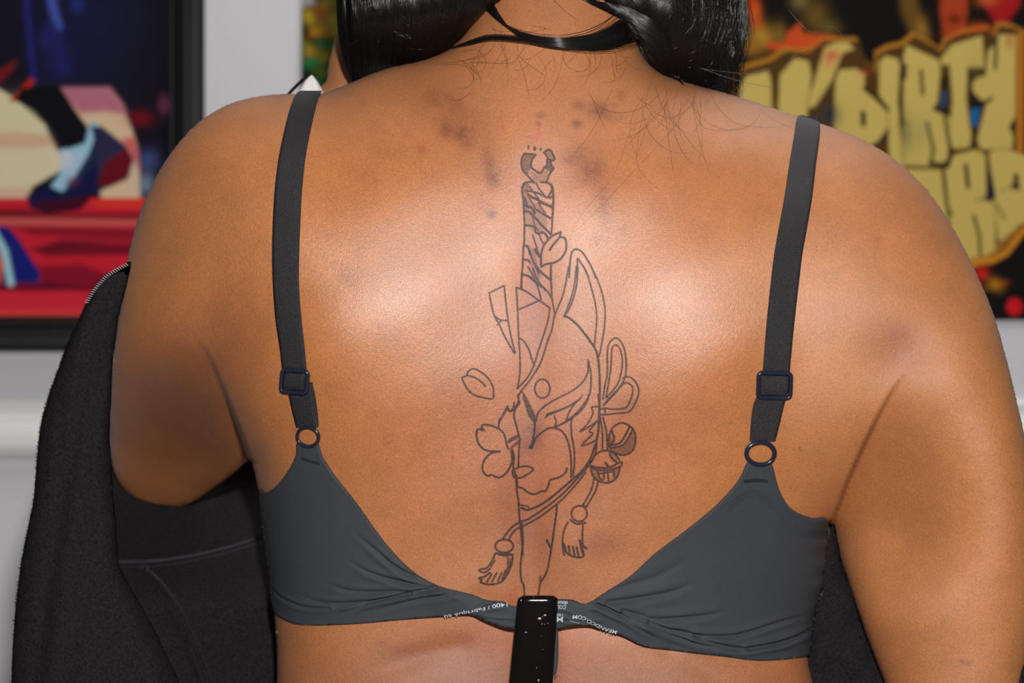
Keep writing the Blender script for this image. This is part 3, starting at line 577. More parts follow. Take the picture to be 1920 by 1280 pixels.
for s, wd in (([(1205, 95), (1150, 100), (1160, 150), (1110, 240), (1055, 295), (1120, 260), (1200, 205)], 1.4), ([(1195, 210), (1130, 290), (1160, 310), (1110, 360), (1070, 405), (1130, 390), (1195, 355)], 1.4),
                ([(1205, 0), (1212, 120), (1206, 250), (1190, 360), (1165, 440), (1130, 530), (1060, 620), (980, 690), (900, 760), (800, 840), (720, 890), (640, 920), (590, 905)], 2),
                ([(1240, 180), (1265, 280), (1275, 400), (1275, 440)], 1.5), ([(1218, 180), (1235, 300), (1236, 430)], 1.5), ([(1190, 360), (1180, 470), (1130, 560), (1050, 650), (950, 760), (850, 850), (740, 930), (640, 995), (570, 1020), (500, 1070), (440, 1150)], 1.7), ([(1100, 620), (1030, 710), (930, 820), (830, 905), (720, 985), (620, 1040), (540, 1080), (500, 1130), (490, 1160)], 1.6),
                ([(650, 425), (690, 360), (740, 310), (800, 270), (850, 265), (910, 290), (950, 350), (975, 440), (985, 540), (985, 660)], 1.6), ([(850, 265), (930, 220), (1000, 170), (1060, 110), (1110, 40), (1125, 0)], 1.4), ([(1000, 170), (985, 230), (990, 330), (1010, 440), (1010, 560), (1000, 650)], 1.5),
                ([(525, 600), (580, 575), (640, 572), (680, 590), (670, 610), (620, 645), (570, 665), (530, 660), (515, 620), (525, 600)], 1.6), ([(950, 585), (942, 620), (890, 660), (820, 680), (805, 720), (780, 770), (750, 770), (690, 795), (640, 780), (600, 750), (555, 735)], 1.6), ([(570, 880), (630, 890), (650, 900)], 1.2),
                ([(515, 450), (520, 560), (545, 670), (550, 760), (565, 860), (570, 960), (580, 1060), (590, 1150), (600, 1280)], 1.7), ([(545, 650), (552, 740)], 2.6), ([(560, 0), (560, 60), (528, 150), (550, 260), (572, 350), (567, 460), (562, 580)], 1.5), ([(695, 200), (690, 300), (668, 425)], 1.7), ([(668, 425), (690, 365)], 2.3),
                ([(870, 890), (865, 960), (850, 1060), (830, 1200), (820, 1280)], 1.7), ([(790, 1160), (820, 1225)], 1.8),
                ([(405, 270), (340, 245), (280, 240), (270, 265), (290, 285), (240, 275), (228, 320), (240, 380), (280, 430), (330, 450), (412, 452)], 1.7), ([(412, 455), (350, 465), (300, 510), (275, 570), (285, 620), (320, 650), (350, 640), (400, 662), (450, 640), (490, 590), (512, 520), (505, 450)], 1.6), ([(405, 270), (440, 300), (460, 350), (470, 400), (485, 435)], 1.5), ([(475, 90), (440, 160), (410, 220), (405, 270)], 1.5), ([(475, 90), (490, 125), (520, 110), (530, 60)], 1.4), ([(515, 440), (530, 500), (520, 580)], 1.5),
                ([(1300, 300), (1320, 260), (1380, 225), (1440, 240), (1490, 290), (1500, 360), (1480, 440), (1420, 480), (1350, 470), (1292, 420), (1288, 340), (1300, 300)], 1.7), ([(1290, 405), (1375, 385), (1420, 320), (1450, 262)], 1.8), ([(1300, 425), (1395, 405), (1445, 340), (1480, 272)], 1.8), ([(1310, 290), (1330, 350), (1300, 400)], 2.0),
                ([(1150, 530), (1190, 470), (1260, 445), (1330, 470), (1370, 520)], 1.7), ([(1150, 530), (1128, 555), (1190, 580), (1290, 580), (1375, 540), (1392, 545), (1375, 575), (1290, 600), (1200, 602), (1140, 575)], 1.8), ([(1145, 590), (1162, 650), (1220, 695), (1290, 700), (1350, 660), (1376, 580)], 1.8), ([(1295, 460), (1305, 500), (1350, 540)], 1.8), ([(1195, 610), (1210, 660), (1230, 680)], 1.8), ([(1250, 620), (1245, 680)], 1.6), ([(1275, 615), (1285, 685)], 1.6), ([(1325, 600), (1330, 650)], 2), ([(1200, 630), (1250, 625), (1325, 612)], 1.4), ([(1260, 545), (1280, 570)], 2.2),
                ([(1170, 660), (1150, 750), (1110, 830), (1078, 885)], 1.5), ([(1202, 690), (1180, 770), (1140, 840), (1110, 890)], 1.5), ([(1070, 885), (1112, 895)], 1.6), (ell(1050, 950, 63, 62), 1.6), ([(980, 1000), (1030, 1032), (1100, 1022)], 1.8), ([(960, 1020), (930, 1080), (915, 1180), (930, 1280)], 1.6), ([(1080, 1040), (1075, 1130), (1080, 1200), (1108, 1232)], 1.6), (ell(450, 1210, 72, 52), 1.7), ([(380, 1265), (430, 1275), (492, 1268)], 1.7)): stroke(s, wd, .88, C_)
for i in range(7):
    x = 478+i*12; y = 385-i*6; stroke([(x, y), (x+14, y-32)], 1.2, .8, C_); stroke([(x+20, y+55-i*4), (x+34, y+25-i*4)], 1.1, .7, C_)
fill([(1300, 420), (1395, 405), (1480, 285), (1500, 370), (1470, 460), (1400, 485), (1330, 460)], .55, C_); fill([(1288, 330), (1320, 350), (1345, 390), (1292, 405)], .5, C_); fill([(1330, 470), (1372, 520), (1320, 545), (1290, 470)], .4, C_); fill([(1145, 595), (1200, 605), (1220, 690), (1165, 650)], .4, C_); fill([(1320, 600), (1375, 580), (1350, 660), (1310, 690)], .45, C_)
for s, wd in (([(915, 130), (935, 220), (990, 265), (1050, 277), (1086, 262), (1075, 200)], 1.7), ([(930, 170), (945, 225)], 1.8), ([(965, 185), (975, 250)], 1.8), ([(1000, 190), (1012, 262)], 1.8), ([(1030, 195), (1045, 268)], 1.8), ([(1055, 140), (1070, 215), (1082, 250)], 2.1), ([(1060, 150), (1085, 185), (1110, 205)], 1.8),
                ([(590, 0), (600, 150), (590, 250), (580, 350), (585, 450), (605, 500), (611, 575)], 1.7), ([(855, 0), (840, 120), (826, 205)], 1.8), ([(826, 205), (790, 135)], 1.6), ([(826, 205), (810, 300), (790, 390), (742, 472), (740, 430)], 1.6), ([(742, 472), (735, 500), (722, 578)], 1.6),
                ([(385, 245), (450, 262), (515, 252)], 1.6), ([(375, 250), (350, 310), (310, 360), (248, 376), (290, 397), (338, 365)], 1.7), ([(335, 400), (290, 430), (248, 442), (268, 455), (262, 475), (320, 492), (390, 485), (440, 460), (490, 380), (515, 300), (516, 255)], 1.8), ([(480, 280), (478, 350), (450, 420)], 1.3), ([(498, 290), (490, 360), (460, 430)], 1.3), ([(430, 400), (400, 462)], 1.6), ([(390, 400), (352, 470)], 1.6), ([(350, 410), (310, 472)], 1.6), ([(460, 380), (432, 460)], 1.6), ([(375, 300), (345, 350)], 1.2)): stroke(s, wd, .88, D_)
# dark arm tattoo and specks are pigment below
def vnoise(u, v, s, seed):
    r = np.random.default_rng(seed); G = r.random((512, 512)); x = u/s; y = v/s; i = np.floor(x).astype(int); j = np.floor(y).astype(int); fx = x-i; fy = y-j
    fx = fx*fx*(3-2*fx); fy = fy*fy*(3-2*fy); g = lambda a, b: G[(j+b) % 512, (i+a) % 512]
    return (g(0, 0)*(1-fx)+g(1, 0)*fx)*(1-fy)+(g(0, 1)*(1-fx)+g(1, 1)*fx)*fy
def pigment_shade(u, v):
    nz = .55*vnoise(u, v, 26, 1)+.3*vnoise(u, v, 11, 2)+.25*vnoise(u, v, 5, 3)
    c = np.tile(SKIN, u.shape+(1,)).astype(float)
    def tint(u0, v0, su, sv, m, ang=0):
        k = gauss(u, v, u0, v0, su, sv, ang)
        if max(su, sv) < 60: k = np.clip(k*(.1+1.6*nz), 0, 1)*.85
        k = k[..., None]; c[:] = c*(1-k*(1-np.array(m)))
    c *= (1+.16*(nz-.55))[..., None]; br = (.52, .40, .36); pu = (.62, .55, .75); pk = (1.0, .86, .95)
    tint(1000, 470, 330, 330, (1.0, .97, 1.12)); tint(1000, 880, 190, 260, (.88, .82, 1.08)); tint(1000, 1290, 420, 75, (.62, .56, .68)); tint(1800, 1080, 130, 200, (1.1, 1.12, 1.2)); tint(300, 800, 110, 150, (.84, .78, .84)); tint(400, 640, 60, 70, (.85, .82, .88)); tint(1690, 665, 50, 46, (.84, .8, .88))  # shading painted in: lower back, left arm, armpits darker; lit right arm paler
    tint(850, 215, 48, 28, (.66, .56, .44), .3); tint(820, 190, 30, 20, (.8, .74, .68)); tint(838, 248, 11, 10, br); tint(872, 256, 12, 16, (.40, .30, .26), -.4); tint(790, 280, 8, 8, (.8, .7, .7)); tint(960, 330, 50, 14, (.85, .8, .7))
    tint(917, 305, 9, 24, (.52, .42, .36), -.2); tint(925, 340, 8, 12, (.65, .55, .5)); tint(922, 401, 6, 6, (.4, .36, .5)); tint(905, 386, 16, 10, (.8, .72, .75), .6)
    tint(1122, 205, 16, 12, (.55, .45, .55)); tint(1085, 198, 8, 7, (.6, .5, .6)); tint(1082, 232, 7, 6, br); tint(1140, 215, 20, 14, (.75, .7, .7)); tint(1165, 178, 7, 7, (.65, .55, .5))
    tint(1080, 290, 20, 12, (.6, .52, .55), -.3); tint(1110, 312, 17, 15, (.55, .42, .46)); tint(1109, 309, 5, 5, (1.5, 1.5, 1.9)); tint(1100, 335, 20, 14, (.8, .7, .72)); tint(1020, 20, 90, 36, (.84, .8, .8)); tint(1062, 300, 12, 9, (.85, .7, .8))
    tint(1132, 395, 9, 26, (.62, .5, .58), -.15); tint(1167, 433, 8, 7, (.75, .62, .75)); tint(1120, 448, 9, 7, (.78, .65, .8)); tint(1230, 395, 16, 14, (.9, .8, .85)); tint(1135, 360, 16, 18, (.88, .8, .78))
    tint(1010, 232, 4, 3, (.6, .6, .8)); tint(1014, 216, 8, 4, (.62, .6, .7)); tint(880, 530, 22, 26, (.84, .76, .9)); tint(655, 522, 14, 14, (.8, .76, .8)); tint(770, 520, 40, 20, (1, .92, .98))
    tint(1000, 810, 13, 26, (.42, .32, .30)); tint(1000, 590, 22, 50, (.88, .74, .8)); tint(985, 840, 10, 30, (.75, .62, .6)); tint(1010, 1000, 24, 60, (.82, .74, .74)); tint(965, 960, 24, 60, (.85, .78, .76)); tint(1130, 1020, 26, 18, (.72, .66, .66)); tint(1175, 760, 16, 14, (.78, .66, .62)); tint(1100, 830, 90, 50, (.95, .87, .84))
    tint(960, 1125, 8, 10, (1.0, .62, .6)); tint(1005, 390, 15, 100, (.86, .76, .9)); tint(1003, 520, 12, 60, (.85, .72, .85))
    tint(1814, 1243, 6, 4, (.68, .58, .58)); tint(1803, 1240, 3, 3, (.6, .5, .5)); tint(1895, 1050, 0.1, 0.1, br); tint(268, 378, 5, 16, (.5, .55, .6), .2); tint(1500, 842, 2, 2, (.4, .35, .4)); tint(1370, 791, 2, 2, (.5, .5, .6)); tint(440, 429, 2, 2, (.6, .5, .5)); tint(1490, 843, 1.5, 1.5, br)
    tint(1645, 447, 7, 5, (.85, .76, .74)); tint(1690, 640, 40, 34, (.80, .74, .82)); tint(400, 700, 60, 60, (.9, .86, .86)); tint(880, 1215, 60, 30, (.9, .78, .76)); tint(760, 1225, 40, 14, (.75, .66, .66)); tint(1020, 1240, 120, 40, (.96, .86, .88))  # both armpit hollows darkened again to carry their shade
    for i in range(46):
        r = random.Random(i*7+1); uu, vv = r.gauss(1030, 230), r.uniform(170, 1250)
        if 520 < uu < 1500: tint(uu, vv, r.uniform(1.5, 6), r.uniform(1.5, 5), (r.uniform(.74, .92), r.uniform(.66, .86), r.uniform(.7, .9)))
    k = (1-sstep(1.0, 3.0, d_line([(1011, 236), (1009, 250), (1007, 266)], u, v)+1.0*np.sin(v*.9)))[..., None]; c[:] = c*(1-k*.75)+np.array([.5, .05, .02])*k*.75
    # a fan of ink smears from the fresh tattoo along the hilt
    return c
def dryness(u, v): return np.clip(.22+sstep(820, 1150, v)*.5+sstep(1150, 1200, v)*.15+sstep(330, 150, v)*.9+np.exp(-((u-1003)/62)**2)*sstep(300, 420, v)*.42+gauss(u, v, 1700, 690, 90, 90)*.6-.2*gauss(u, v, 1004, 800, 20, 60)+sstep(1400, 1580, u)*.5+sstep(570, 440, u)*.45, 0, 1)

# ---- body mesh
def build_body():
    g = 4; U, V, phi = BF.U, BF.V, BF.phi
    Un, Vn, inn, near, _ = snapgrid(SIL, U, V, g, phi)
    nv, nu = U.shape
    ju0, ju1 = int((TU0-BF.u0)/g), int((TU1-BF.u0)/g); jv0, jv1 = int((TV0-BF.v0)/g), int((TV1-BF.v0)/g)
    skip = np.zeros((nv-1, nu-1), bool); skip[jv0:jv1, ju0:ju1] = True
    q, t = cells(inn, phi, skip); qf, tf = cells(inn, phi)
    u, v, bd = Un.ravel(), Vn.ravel(), near.ravel(); n = len(u)
    T = BF.T(u, v); T[bd] = 0
    A = P(u, v, back(u, v, T)); Bv = P(u, v, CC(u, v)-T)
    idf = np.arange(n)+np.where(bd, 0, n)
    fu, fv = tu.ravel(), tv.ravel(); Fv = P(fu, fv, back(fu, fv)); h, w_ = tu.shape
    ii = np.arange(h*w_).reshape(h, w_)+2*n
    fq = np.stack([ii[:-1, :-1], ii[1:, :-1], ii[1:, 1:], ii[:-1, 1:]], -1).reshape(-1, 4)
    VV = np.concatenate([A, Bv, Fv]); uall = np.concatenate([u, u, fu]); vall = np.concatenate([v, v, fv])
    ink = np.concatenate([np.zeros(2*n), INK.ravel()])
    VV, FF, used = compact(VV, [q, t, idf[qf][:, ::-1], idf[tf][:, ::-1], fq])
    uall, vall, ink = uall[used], vall[used], ink[used]
    faces = sum([f.tolist() for f in FF], [])
    # raised forearm and hand in front of the shoulder
    vs, fs = limb([(345, 850, -640, 70), (400, 700, -560, 90), (500, 500, -470, 95), (590, 300, -400, 92), (668, 190, -395, 76), (676, 120, -400, 64), (684, 60, -400, 56), (700, -10, -395, 60), (722, -80, -385, 72), (728, -150, -375, 66), (732, -180, -372, 40)])
    allv = [VV]; off = len(VV); allv.append(vs); faces += [[a+off for a in f] for f in fs]; off += len(vs)
    for k, (du, ln) in enumerate(((-45, 150), (-15, 180), (15, 170), (42, 130))):
        a, b2 = limb([(728+du, -130, -375, 20), (732+du, -190, -372, 22), (736+du, -190-ln*.4, -350, 19), (740+du, -190-ln*.75, -310, 17), (742+du, -190-ln*.8, -290, 9)]); allv.append(a); faces += [[x+off for x in f] for f in b2]; off += len(a)
    a, b2 = limb([(690, 0, -380, 24), (655, -50, -340, 24), (652, -100, -310, 21), (660, -135, -295, 12)]); allv.append(a); faces += [[x+off for x in f] for f in b2]; off += len(a)
    ne = off-len(VV); VA = np.concatenate(allv)
    o = mesh('body', VA, faces, M_skin, person)
    pg = np.concatenate([pigment_shade(uall, vall), np.tile(SKIN*.8, (ne, 1))]); attr(o, 'pigment_shade', pg); attr(o, 'ink', np.concatenate([ink, np.zeros(ne)])); attr(o, 'dry', np.concatenate([dryness(uall, vall), np.ones(ne)]))
    return o
def limb(path, n=20):
    p = np.array(path, float); q = crom(p, 5); c = P(q[:, 0], q[:, 1], q[:, 2]); r = q[:, 3]*S
    vs = []; fs = []; N_ = len(c)
    for i in range(N_):
        t = Vector(c[min(i+1, N_-1)]-c[max(i-1, 0)]).normalized(); x = t.cross(Vector((0, 1, 0.01))).normalized(); y = t.cross(x)
        for j in range(n):
            a = 2*math.pi*j/n; vs.append(np.array(c[i])+r[i]*(math.cos(a)*np.array(x)+math.sin(a)*np.array(y)))
    for i in range(N_-1):
        for j in range(n): fs.append([i*n+j, i*n+(j+1) % n, (i+1)*n+(j+1) % n, (i+1)*n+j])
    fs.append(list(range(n))[::-1]); fs.append([(N_-1)*n+j for j in range(n)]); return np.array(vs), fs
person = thing('person', 'seated person seen from behind with an outlined sword and mask tattoo down the spine', 'person', (0, 0, .6))
body = build_body()

# ------------------------------------------------------------------ bra
BRA = [(559, 827), (580, 834), (598, 832), (605, 854), (630, 893), (668, 941), (722, 1016), (770, 1067), (819, 1096), (862, 1108), (886, 1114), (912, 1124), (944, 1127), (964, 1136), (1010, 1134), (1045, 1123), (1075, 1124), (1099, 1131), (1140, 1106), (1182, 1079), (1229, 1036), (1285, 994), (1342, 947), (1384, 900), (1403, 863), (1424, 870), (1445, 865), (1459, 914), (1482, 952), (1520, 970), (1549, 971),
       (1552, 1008), (1546, 1030), (1547, 1056), (1539, 1078), (1543, 1112), (1526, 1138), (1529, 1160), (1522, 1178), (1526, 1222), (1492, 1233), (1421, 1238), (1360, 1230), (1310, 1224), (1260, 1218), (1207, 1211), (1171, 1193), (1145, 1184), (1120, 1176), (1099, 1171), (1063, 1174), (1045, 1178), (1010, 1182), (968, 1179), (944, 1176), (905, 1161), (881, 1151), (833, 1154), (751, 1161), (664, 1169), (571, 1171), (534, 1160), (514, 1142), (508, 1100), (506, 1067), (501, 1038), (492, 970), (488, 918), (500, 923), (523, 907), (547, 873), (557, 849)]
bz = lambda L: [(460+x/2.0636, 660+y/2.0636) for x, y in L]; bw = lambda L: [(1140+x/2.1326, 680+y/2.1326) for x, y in L]; bc = lambda L: [(800+x/4.174, 1040+y/4.174) for x, y in L]
FOLDS0 = [(bz([(410, 680), (500, 760), (600, 840), (740, 895)]), 3.0, 4), (bz([(385, 790), (480, 850), (620, 890), (750, 905)]), 3.0, 4), (bz([(300, 880), (400, 920), (560, 925), (740, 910)]), 2.6, 4), (bz([(190, 920), (290, 965), (430, 968), (600, 940), (760, 905)]), 3.2, 4), (bz([(85, 870), (140, 945), (240, 985), (330, 988)]), 2.0, 3), (bz([(290, 1050), (400, 1000), (520, 955), (640, 930)]), 2.6, 3), (bz([(500, 1000), (640, 960), (800, 930)]), 2, 4),
         (bw([(0, 955), (120, 940), (250, 915), (360, 870)]), 2.4, 6), (bw([(60, 985), (200, 1022), (380, 1010), (480, 985)]), 2.8, 5), (bw([(160, 1030), (330, 1080), (500, 1090), (700, 1030), (820, 1000)]), 3.6, 4), (bw([(350, 1090), (500, 1140), (650, 1128), (760, 1090), (830, 1045)]), 3.6, 4), (bw([(560, 1140), (700, 1110), (830, 1060)]), 2.6, 4), (bw([(-40, 960), (60, 1000), (250, 1080), (400, 1130), (560, 1155), (800, 1150)]), 2.4, 4), (bw([(30, 900), (200, 850), (330, 770)]), 1.2, 9),
         (bc([(340, 465), (400, 430), (500, 385), (640, 372)]), 3.4, 3), (bc([(380, 480), (520, 505), (700, 510)]), 2.6, 2.5), (bc([(470, 535), (600, 530), (700, 535)]), 1.8, 2.5), (bc([(1030, 440), (1100, 450), (1200, 500), (1330, 530)]), 1.8, 3), (bc([(1250, 385), (1340, 385), (1480, 440), (1700, 560)]), 3.4, 3), (bc([(1330, 400), (1500, 470), (1650, 560), (1800, 660)]), 1.6, 3), (bc([(0, 230), (150, 250), (330, 330)]), 2.0, 4), (bc([(1040, 500), (1250, 520), (1400, 540)]), 1.5, 3)]
FOLDS = [(crom(a, 4), b_*2.3, c_*.85, 's' if i_ < 7 else ('e' if i_ < 14 else 'n')) for i_, (a, b_, c_) in enumerate(FOLDS0)]
def dline_t(p, u, v):
    d = np.full(u.shape, 1e9); tt = np.zeros(u.shape); n = len(p)-1
    for i in range(n):
        di, ti = d_seg(u, v, p[i], p[i+1]); m = di < d; d = np.where(m, di, d); tt = np.where(m, (i+ti)/n, tt)
    return d, tt
def puff(u, v, folds=True):
    r = 0
    for L, dp, wd, tp in (FOLDS if folds else []):
        d, t = dline_t(L, u, v); d = d*np.interp(t, [0, .6, 1], [1, 1, 1]) ; k = sstep(0, .65, t) if tp == 's' else (sstep(1, .45, t) if tp == 'e' else sstep(0, .25, t)*sstep(1, .75, t))
        r = r-dp*k*np.exp(-(d/(wd*.8))**2)+dp*k*.45*np.exp(-((d-wd*2.4)/(wd*1.6))**2)
    # soft scalloped ruffle by the right arm, raised twisted band in the middle
    r = r+1.6*np.sin(v*.16+u*.03)*sstep(1500, 1548, u)
    r = r+4*np.exp(-(d_line([(830, 1125), (900, 1137), (960, 1156), (1060, 1149), (1150, 1160), (1240, 1190)], u, v)/22)**2)
    return r
braP = crom(BRA, 3, True)
def onb(u, v, off):     # the band bridges the furrow of the spine and stands off the skin there
    lf = 42*gauss(u, v, 1000, 1150, 105, 90)+10*gauss(u, v, 1200, 1190, 90, 50)
    return P(u, v, back(u, v)+lf)+nrm(u, v)*(np.asarray(off)[..., None]*S)
def bra_near(u, v, bd):
    d = np.maximum(sd_poly(braP, u, v), 0); d[bd] = 0
    return d
def sheet(name, poly, g, height, mat, parent, base=.6):
    Un, Vn, bd, q, t = solid(poly, g, None, None); u, v, bdf = Un.ravel(), Vn.ravel(), bd.ravel()
    keep = np.unique(np.concatenate([q.ravel(), t.ravel()])); m = -np.ones(len(u), int); m[keep] = np.arange(len(keep)); u, v, bdf = u[keep], v[keep], bdf[keep]; q, t = m[q], m[t]
    d = np.maximum(sd_poly(poly, u, v), 0); d[bdf] = 0
    top = onb(u, v, height(u, v, d)); bot = onb(u, v, np.full(len(u), base)); n = len(u)
    faces = q.tolist()+t.tolist()+(q[:, ::-1]+n).tolist()+(t[:, ::-1]+n).tolist()
    # rim
    from collections import Counter
    cnt = Counter(); 
    for f in q.tolist()+t.tolist():
        for a, b2 in zip(f, f[1:]+f[:1]): cnt[(a, b2)] += 1
    for (a, b2) in list(cnt):
        if (b2, a) not in cnt: faces.append([b2, a, a+n, b2+n])
    return mesh(name, np.concatenate([top, bot]), faces, mat, parent), (u, v)
bra_h = lambda u, v, d: 2.6+1.6*(1-np.exp(-d/3))+puff(u, v)*sstep(0, 7, d)+1.0*np.exp(-((d-3)/2.5)**2)
bra, _ = sheet('bra', braP, 2.5, bra_h, M_bra, person, .6)
def ribbon(name, cl, h0, mat, parent, thick=2.0, n=90):
    """cl: (u_left, u_right, v) rows"""
    c = crom(cl, 8); m = 9; vs = []; fs = []
    X = np.linspace(0, 1, m); rows = len(c)
    for side in (1, 0):
        for i, (a, b2, v) in enumerate(c):
            u = a+(b2-a)*X; vv = np.full(m, v)
            hh = h0(v) if callable(h0) else h0
            e = thick*(1-.25*(np.abs(2*X-1)**6)) if side else 0
            pts = on(u, vv, np.full(m, hh)+e); vs += list(pts)
    idx = lambda s, i, j: s*rows*m+i*m+j
    for i in range(rows-1):
        for j in range(m-1):
            fs.append([idx(0, i, j), idx(0, i+1, j), idx(0, i+1, j+1), idx(0, i, j+1)]); fs.append([idx(1, i, j), idx(1, i, j+1), idx(1, i+1, j+1), idx(1, i+1, j)])
        fs.append([idx(0, i, 0), idx(1, i, 0), idx(1, i+1, 0), idx(0, i+1, 0)]); fs.append([idx(0, i, m-1), idx(0, i+1, m-1), idx(1, i+1, m-1), idx(1, i, m-1)])
    for i in (0, rows-1): fs += [[idx(0, i, j), idx(0, i, j+1), idx(1, i, j+1), idx(1, i, j)] for j in range(m-1)]
    return np.array(vs), fs
def tube_path(pts, r, n=8, closed=True):
    pts = [Vector(p) for p in pts]; N_ = len(pts); vs = []; fs = []
    for i in range(N_):
        a = pts[(i-1) % N_] if closed else pts[max(i-1, 0)]; b2 = pts[(i+1) % N_] if closed else pts[min(i+1, N_-1)]
        t = (b2-a).normalized(); x = t.cross(Vector((0.02, 1, 0.01))).normalized(); y = t.cross(x)
        for j in range(n): q = 2*math.pi*j/n; vs.append(pts[i]+r*(math.cos(q)*x+math.sin(q)*y))
    for i in range(N_ if closed else N_-1):
        for j in range(n): fs.append([i*n+j, i*n+(j+1) % n, ((i+1) % N_)*n+(j+1) % n, ((i+1) % N_)*n+j])
    return [tuple(v) for v in vs], fs
def strap(rows, lower, second):
    top = rows[0]
    v1, f1 = ribbon('', rows, 2.2, None, None); v2, f2 = ribbon('', lower, 1.5, None, None); v3, f3 = ribbon('', second, .3, None, None)
    V_ = np.concatenate([v1, v2, v3]); F_ = f1+[[a+len(v1) for a in f] for f in f2]+[[a+len(v1)+len(v2) for a in f] for f in f3]
    return mesh('strap', V_, F_, M_strap, bra)
strap([(562, 604, 174), (553, 598, 184), (543, 591, 210), (533, 582, 250), (523, 573, 300), (516, 567, 360), (513, 564, 420), (512, 562, 480), (514, 562, 540), (519, 567, 600), (527, 573, 655), (532, 577, 700), (537, 580, 716)], [(536, 580, 712), (541, 586, 732), (547, 590, 760), (553, 594, 785), (557, 597, 800)], [(570, 586, 716), (573, 592, 745), (577, 596, 775), (580, 598, 798)])
strap([(1496, 1536, 219), (1492, 1536, 229), (1488, 1536, 256), (1479, 1529, 310), (1470, 1522, 370), (1459, 1512, 430), (1450, 1503, 481), (1442, 1495, 550), (1435, 1487, 620), (1430, 1481, 684), (1426, 1478, 722)], [(1426, 1477, 716), (1418, 1474, 742), (1411, 1469, 762), (1407, 1461, 795), (1405, 1453, 826)], [(1440, 1474, 722), (1436, 1470, 750), (1432, 1462, 795)])
def slider(cu, cv, hw, hh, ang, r):
    pts = []; rc = 7
    for (sx, sy, a0) in ((1, 1, 0), (-1, 1, 90), (-1, -1, 180), (1, -1, 270)):
        for a in (0, 30, 60, 90):
            t = math.radians(a0+a); pts.append((sx*(hw-rc)+rc*math.cos(t), sy*(hh-rc)+rc*math.sin(t)))
    c, s = math.cos(ang), math.sin(ang); pw = []
    for x, y in pts: pw.append((cu+x*c-y*s, cv+x*s+y*c))
    pw = np.array(pw); dense = []
    for i in range(len(pw)):
        for t in (0, .5): dense.append(pw[i]*(1-t)+pw[(i+1) % len(pw)]*t)
    dense = np.array(dense); P3 = on(dense[:, 0], dense[:, 1], np.full(len(dense), 6.0)); v1, f1 = tube_path(P3, r*S)
    o = mesh('strap_slider', v1, f1, M_hard, bra); 
    # the elastic looped over the middle bar
    rows = []
    for t in np.linspace(-1, 1, 7):
        y = t*(hh-r-1.5); rows.append((cu-(hw-4)-y*s, cu+(hw-5)-y*s, cv+y))
    va, fa = ribbon('', rows, lambda v: 4+4.0*max(0, 1-((v-cv)/(hh-2))**2), None, None)
    mesh('strap_loop', va, fa, M_strap, bra); return o
slider(555.5, 713, 24, 20.5, .08, 4.0); slider(1450.5, 720.5, 31, 23, .03, 3.9)
def ring(cu, cv, ru, rv, r, ang=0):
    t = np.linspace(0, 2*math.pi, 41)[:-1]; x = ru*np.cos(t); y = rv*np.sin(t); c, s = math.cos(ang), math.sin(ang)
    v1, f1 = tube_path(on(cu+x*c-y*s, cv+x*s+y*c, np.full(40, 4.5)), r*S, 10); return mesh('strap_ring', v1, f1, M_hard, bra)
ring(580, 817, 20, 18, 3.3, .3); ring(1424.5, 848, 26.5, 21, 4.2)
# stitching on the tabs and seams
def stitches(name, pts, step, ln, h, mat, parent, r=.55, across=True, surf=None):
    p = crom(pts, 6); seg = np.hypot(*np.diff(p, axis=0).T); L = np.concatenate([[0], np.cumsum(seg)]); V_ = []; F_ = []
    for s in np.arange(0, L[-1], step):
        x = np.interp(s, L, p[:, 0]); y = np.interp(s, L, p[:, 1]); x2 = np.interp(s+1, L, p[:, 0]); y2 = np.interp(s+1, L, p[:, 1]); tx, ty = x2-x, y2-y; n = math.hypot(tx, ty)+1e-9; tx /= n; ty /= n
        if across: dx, dy = -ty*ln/2+tx*1.2, tx*ln/2+ty*1.2
        else: dx, dy = tx*ln/2, ty*ln/2
        uu = np.array([x-dx, x, x+dx]); vv = np.array([y-dy, y, y+dy]); pt = (surf or (lambda a, b2, c: on(a, b2, c)))(uu, vv, np.array([h-.8, h, h-.8]))
        a, f = tube_path(pt, r*S, 5, False); F_ += [[i+len(V_) for i in q] for q in f]; V_ += a
    return mesh(name, V_, F_, mat, parent)
stitches('stitching', bw([(542, 470), (590, 465), (634, 468)]), 3, 6, 5.6, M_stitch, bra, .9)
stitches('stitching', bz([(225, 405), (260, 418), (290, 425)]), 3, 5, 5.6, M_stitch, bra, .9)
M_dot = simple('grey_thread', tuple(lin(48, 53, 60)), .6, .35)
def zig(pts, h=4.9):
    for k in range(3): stitches('stitching', [(x, y+k*6) for x, y in pts], 4.6, 4.5, h, M_dot, bra, .8)
zig(bw([(480, 560), (530, 520), (580, 505), (640, 540), (700, 610), (770, 665), (880, 672)]))
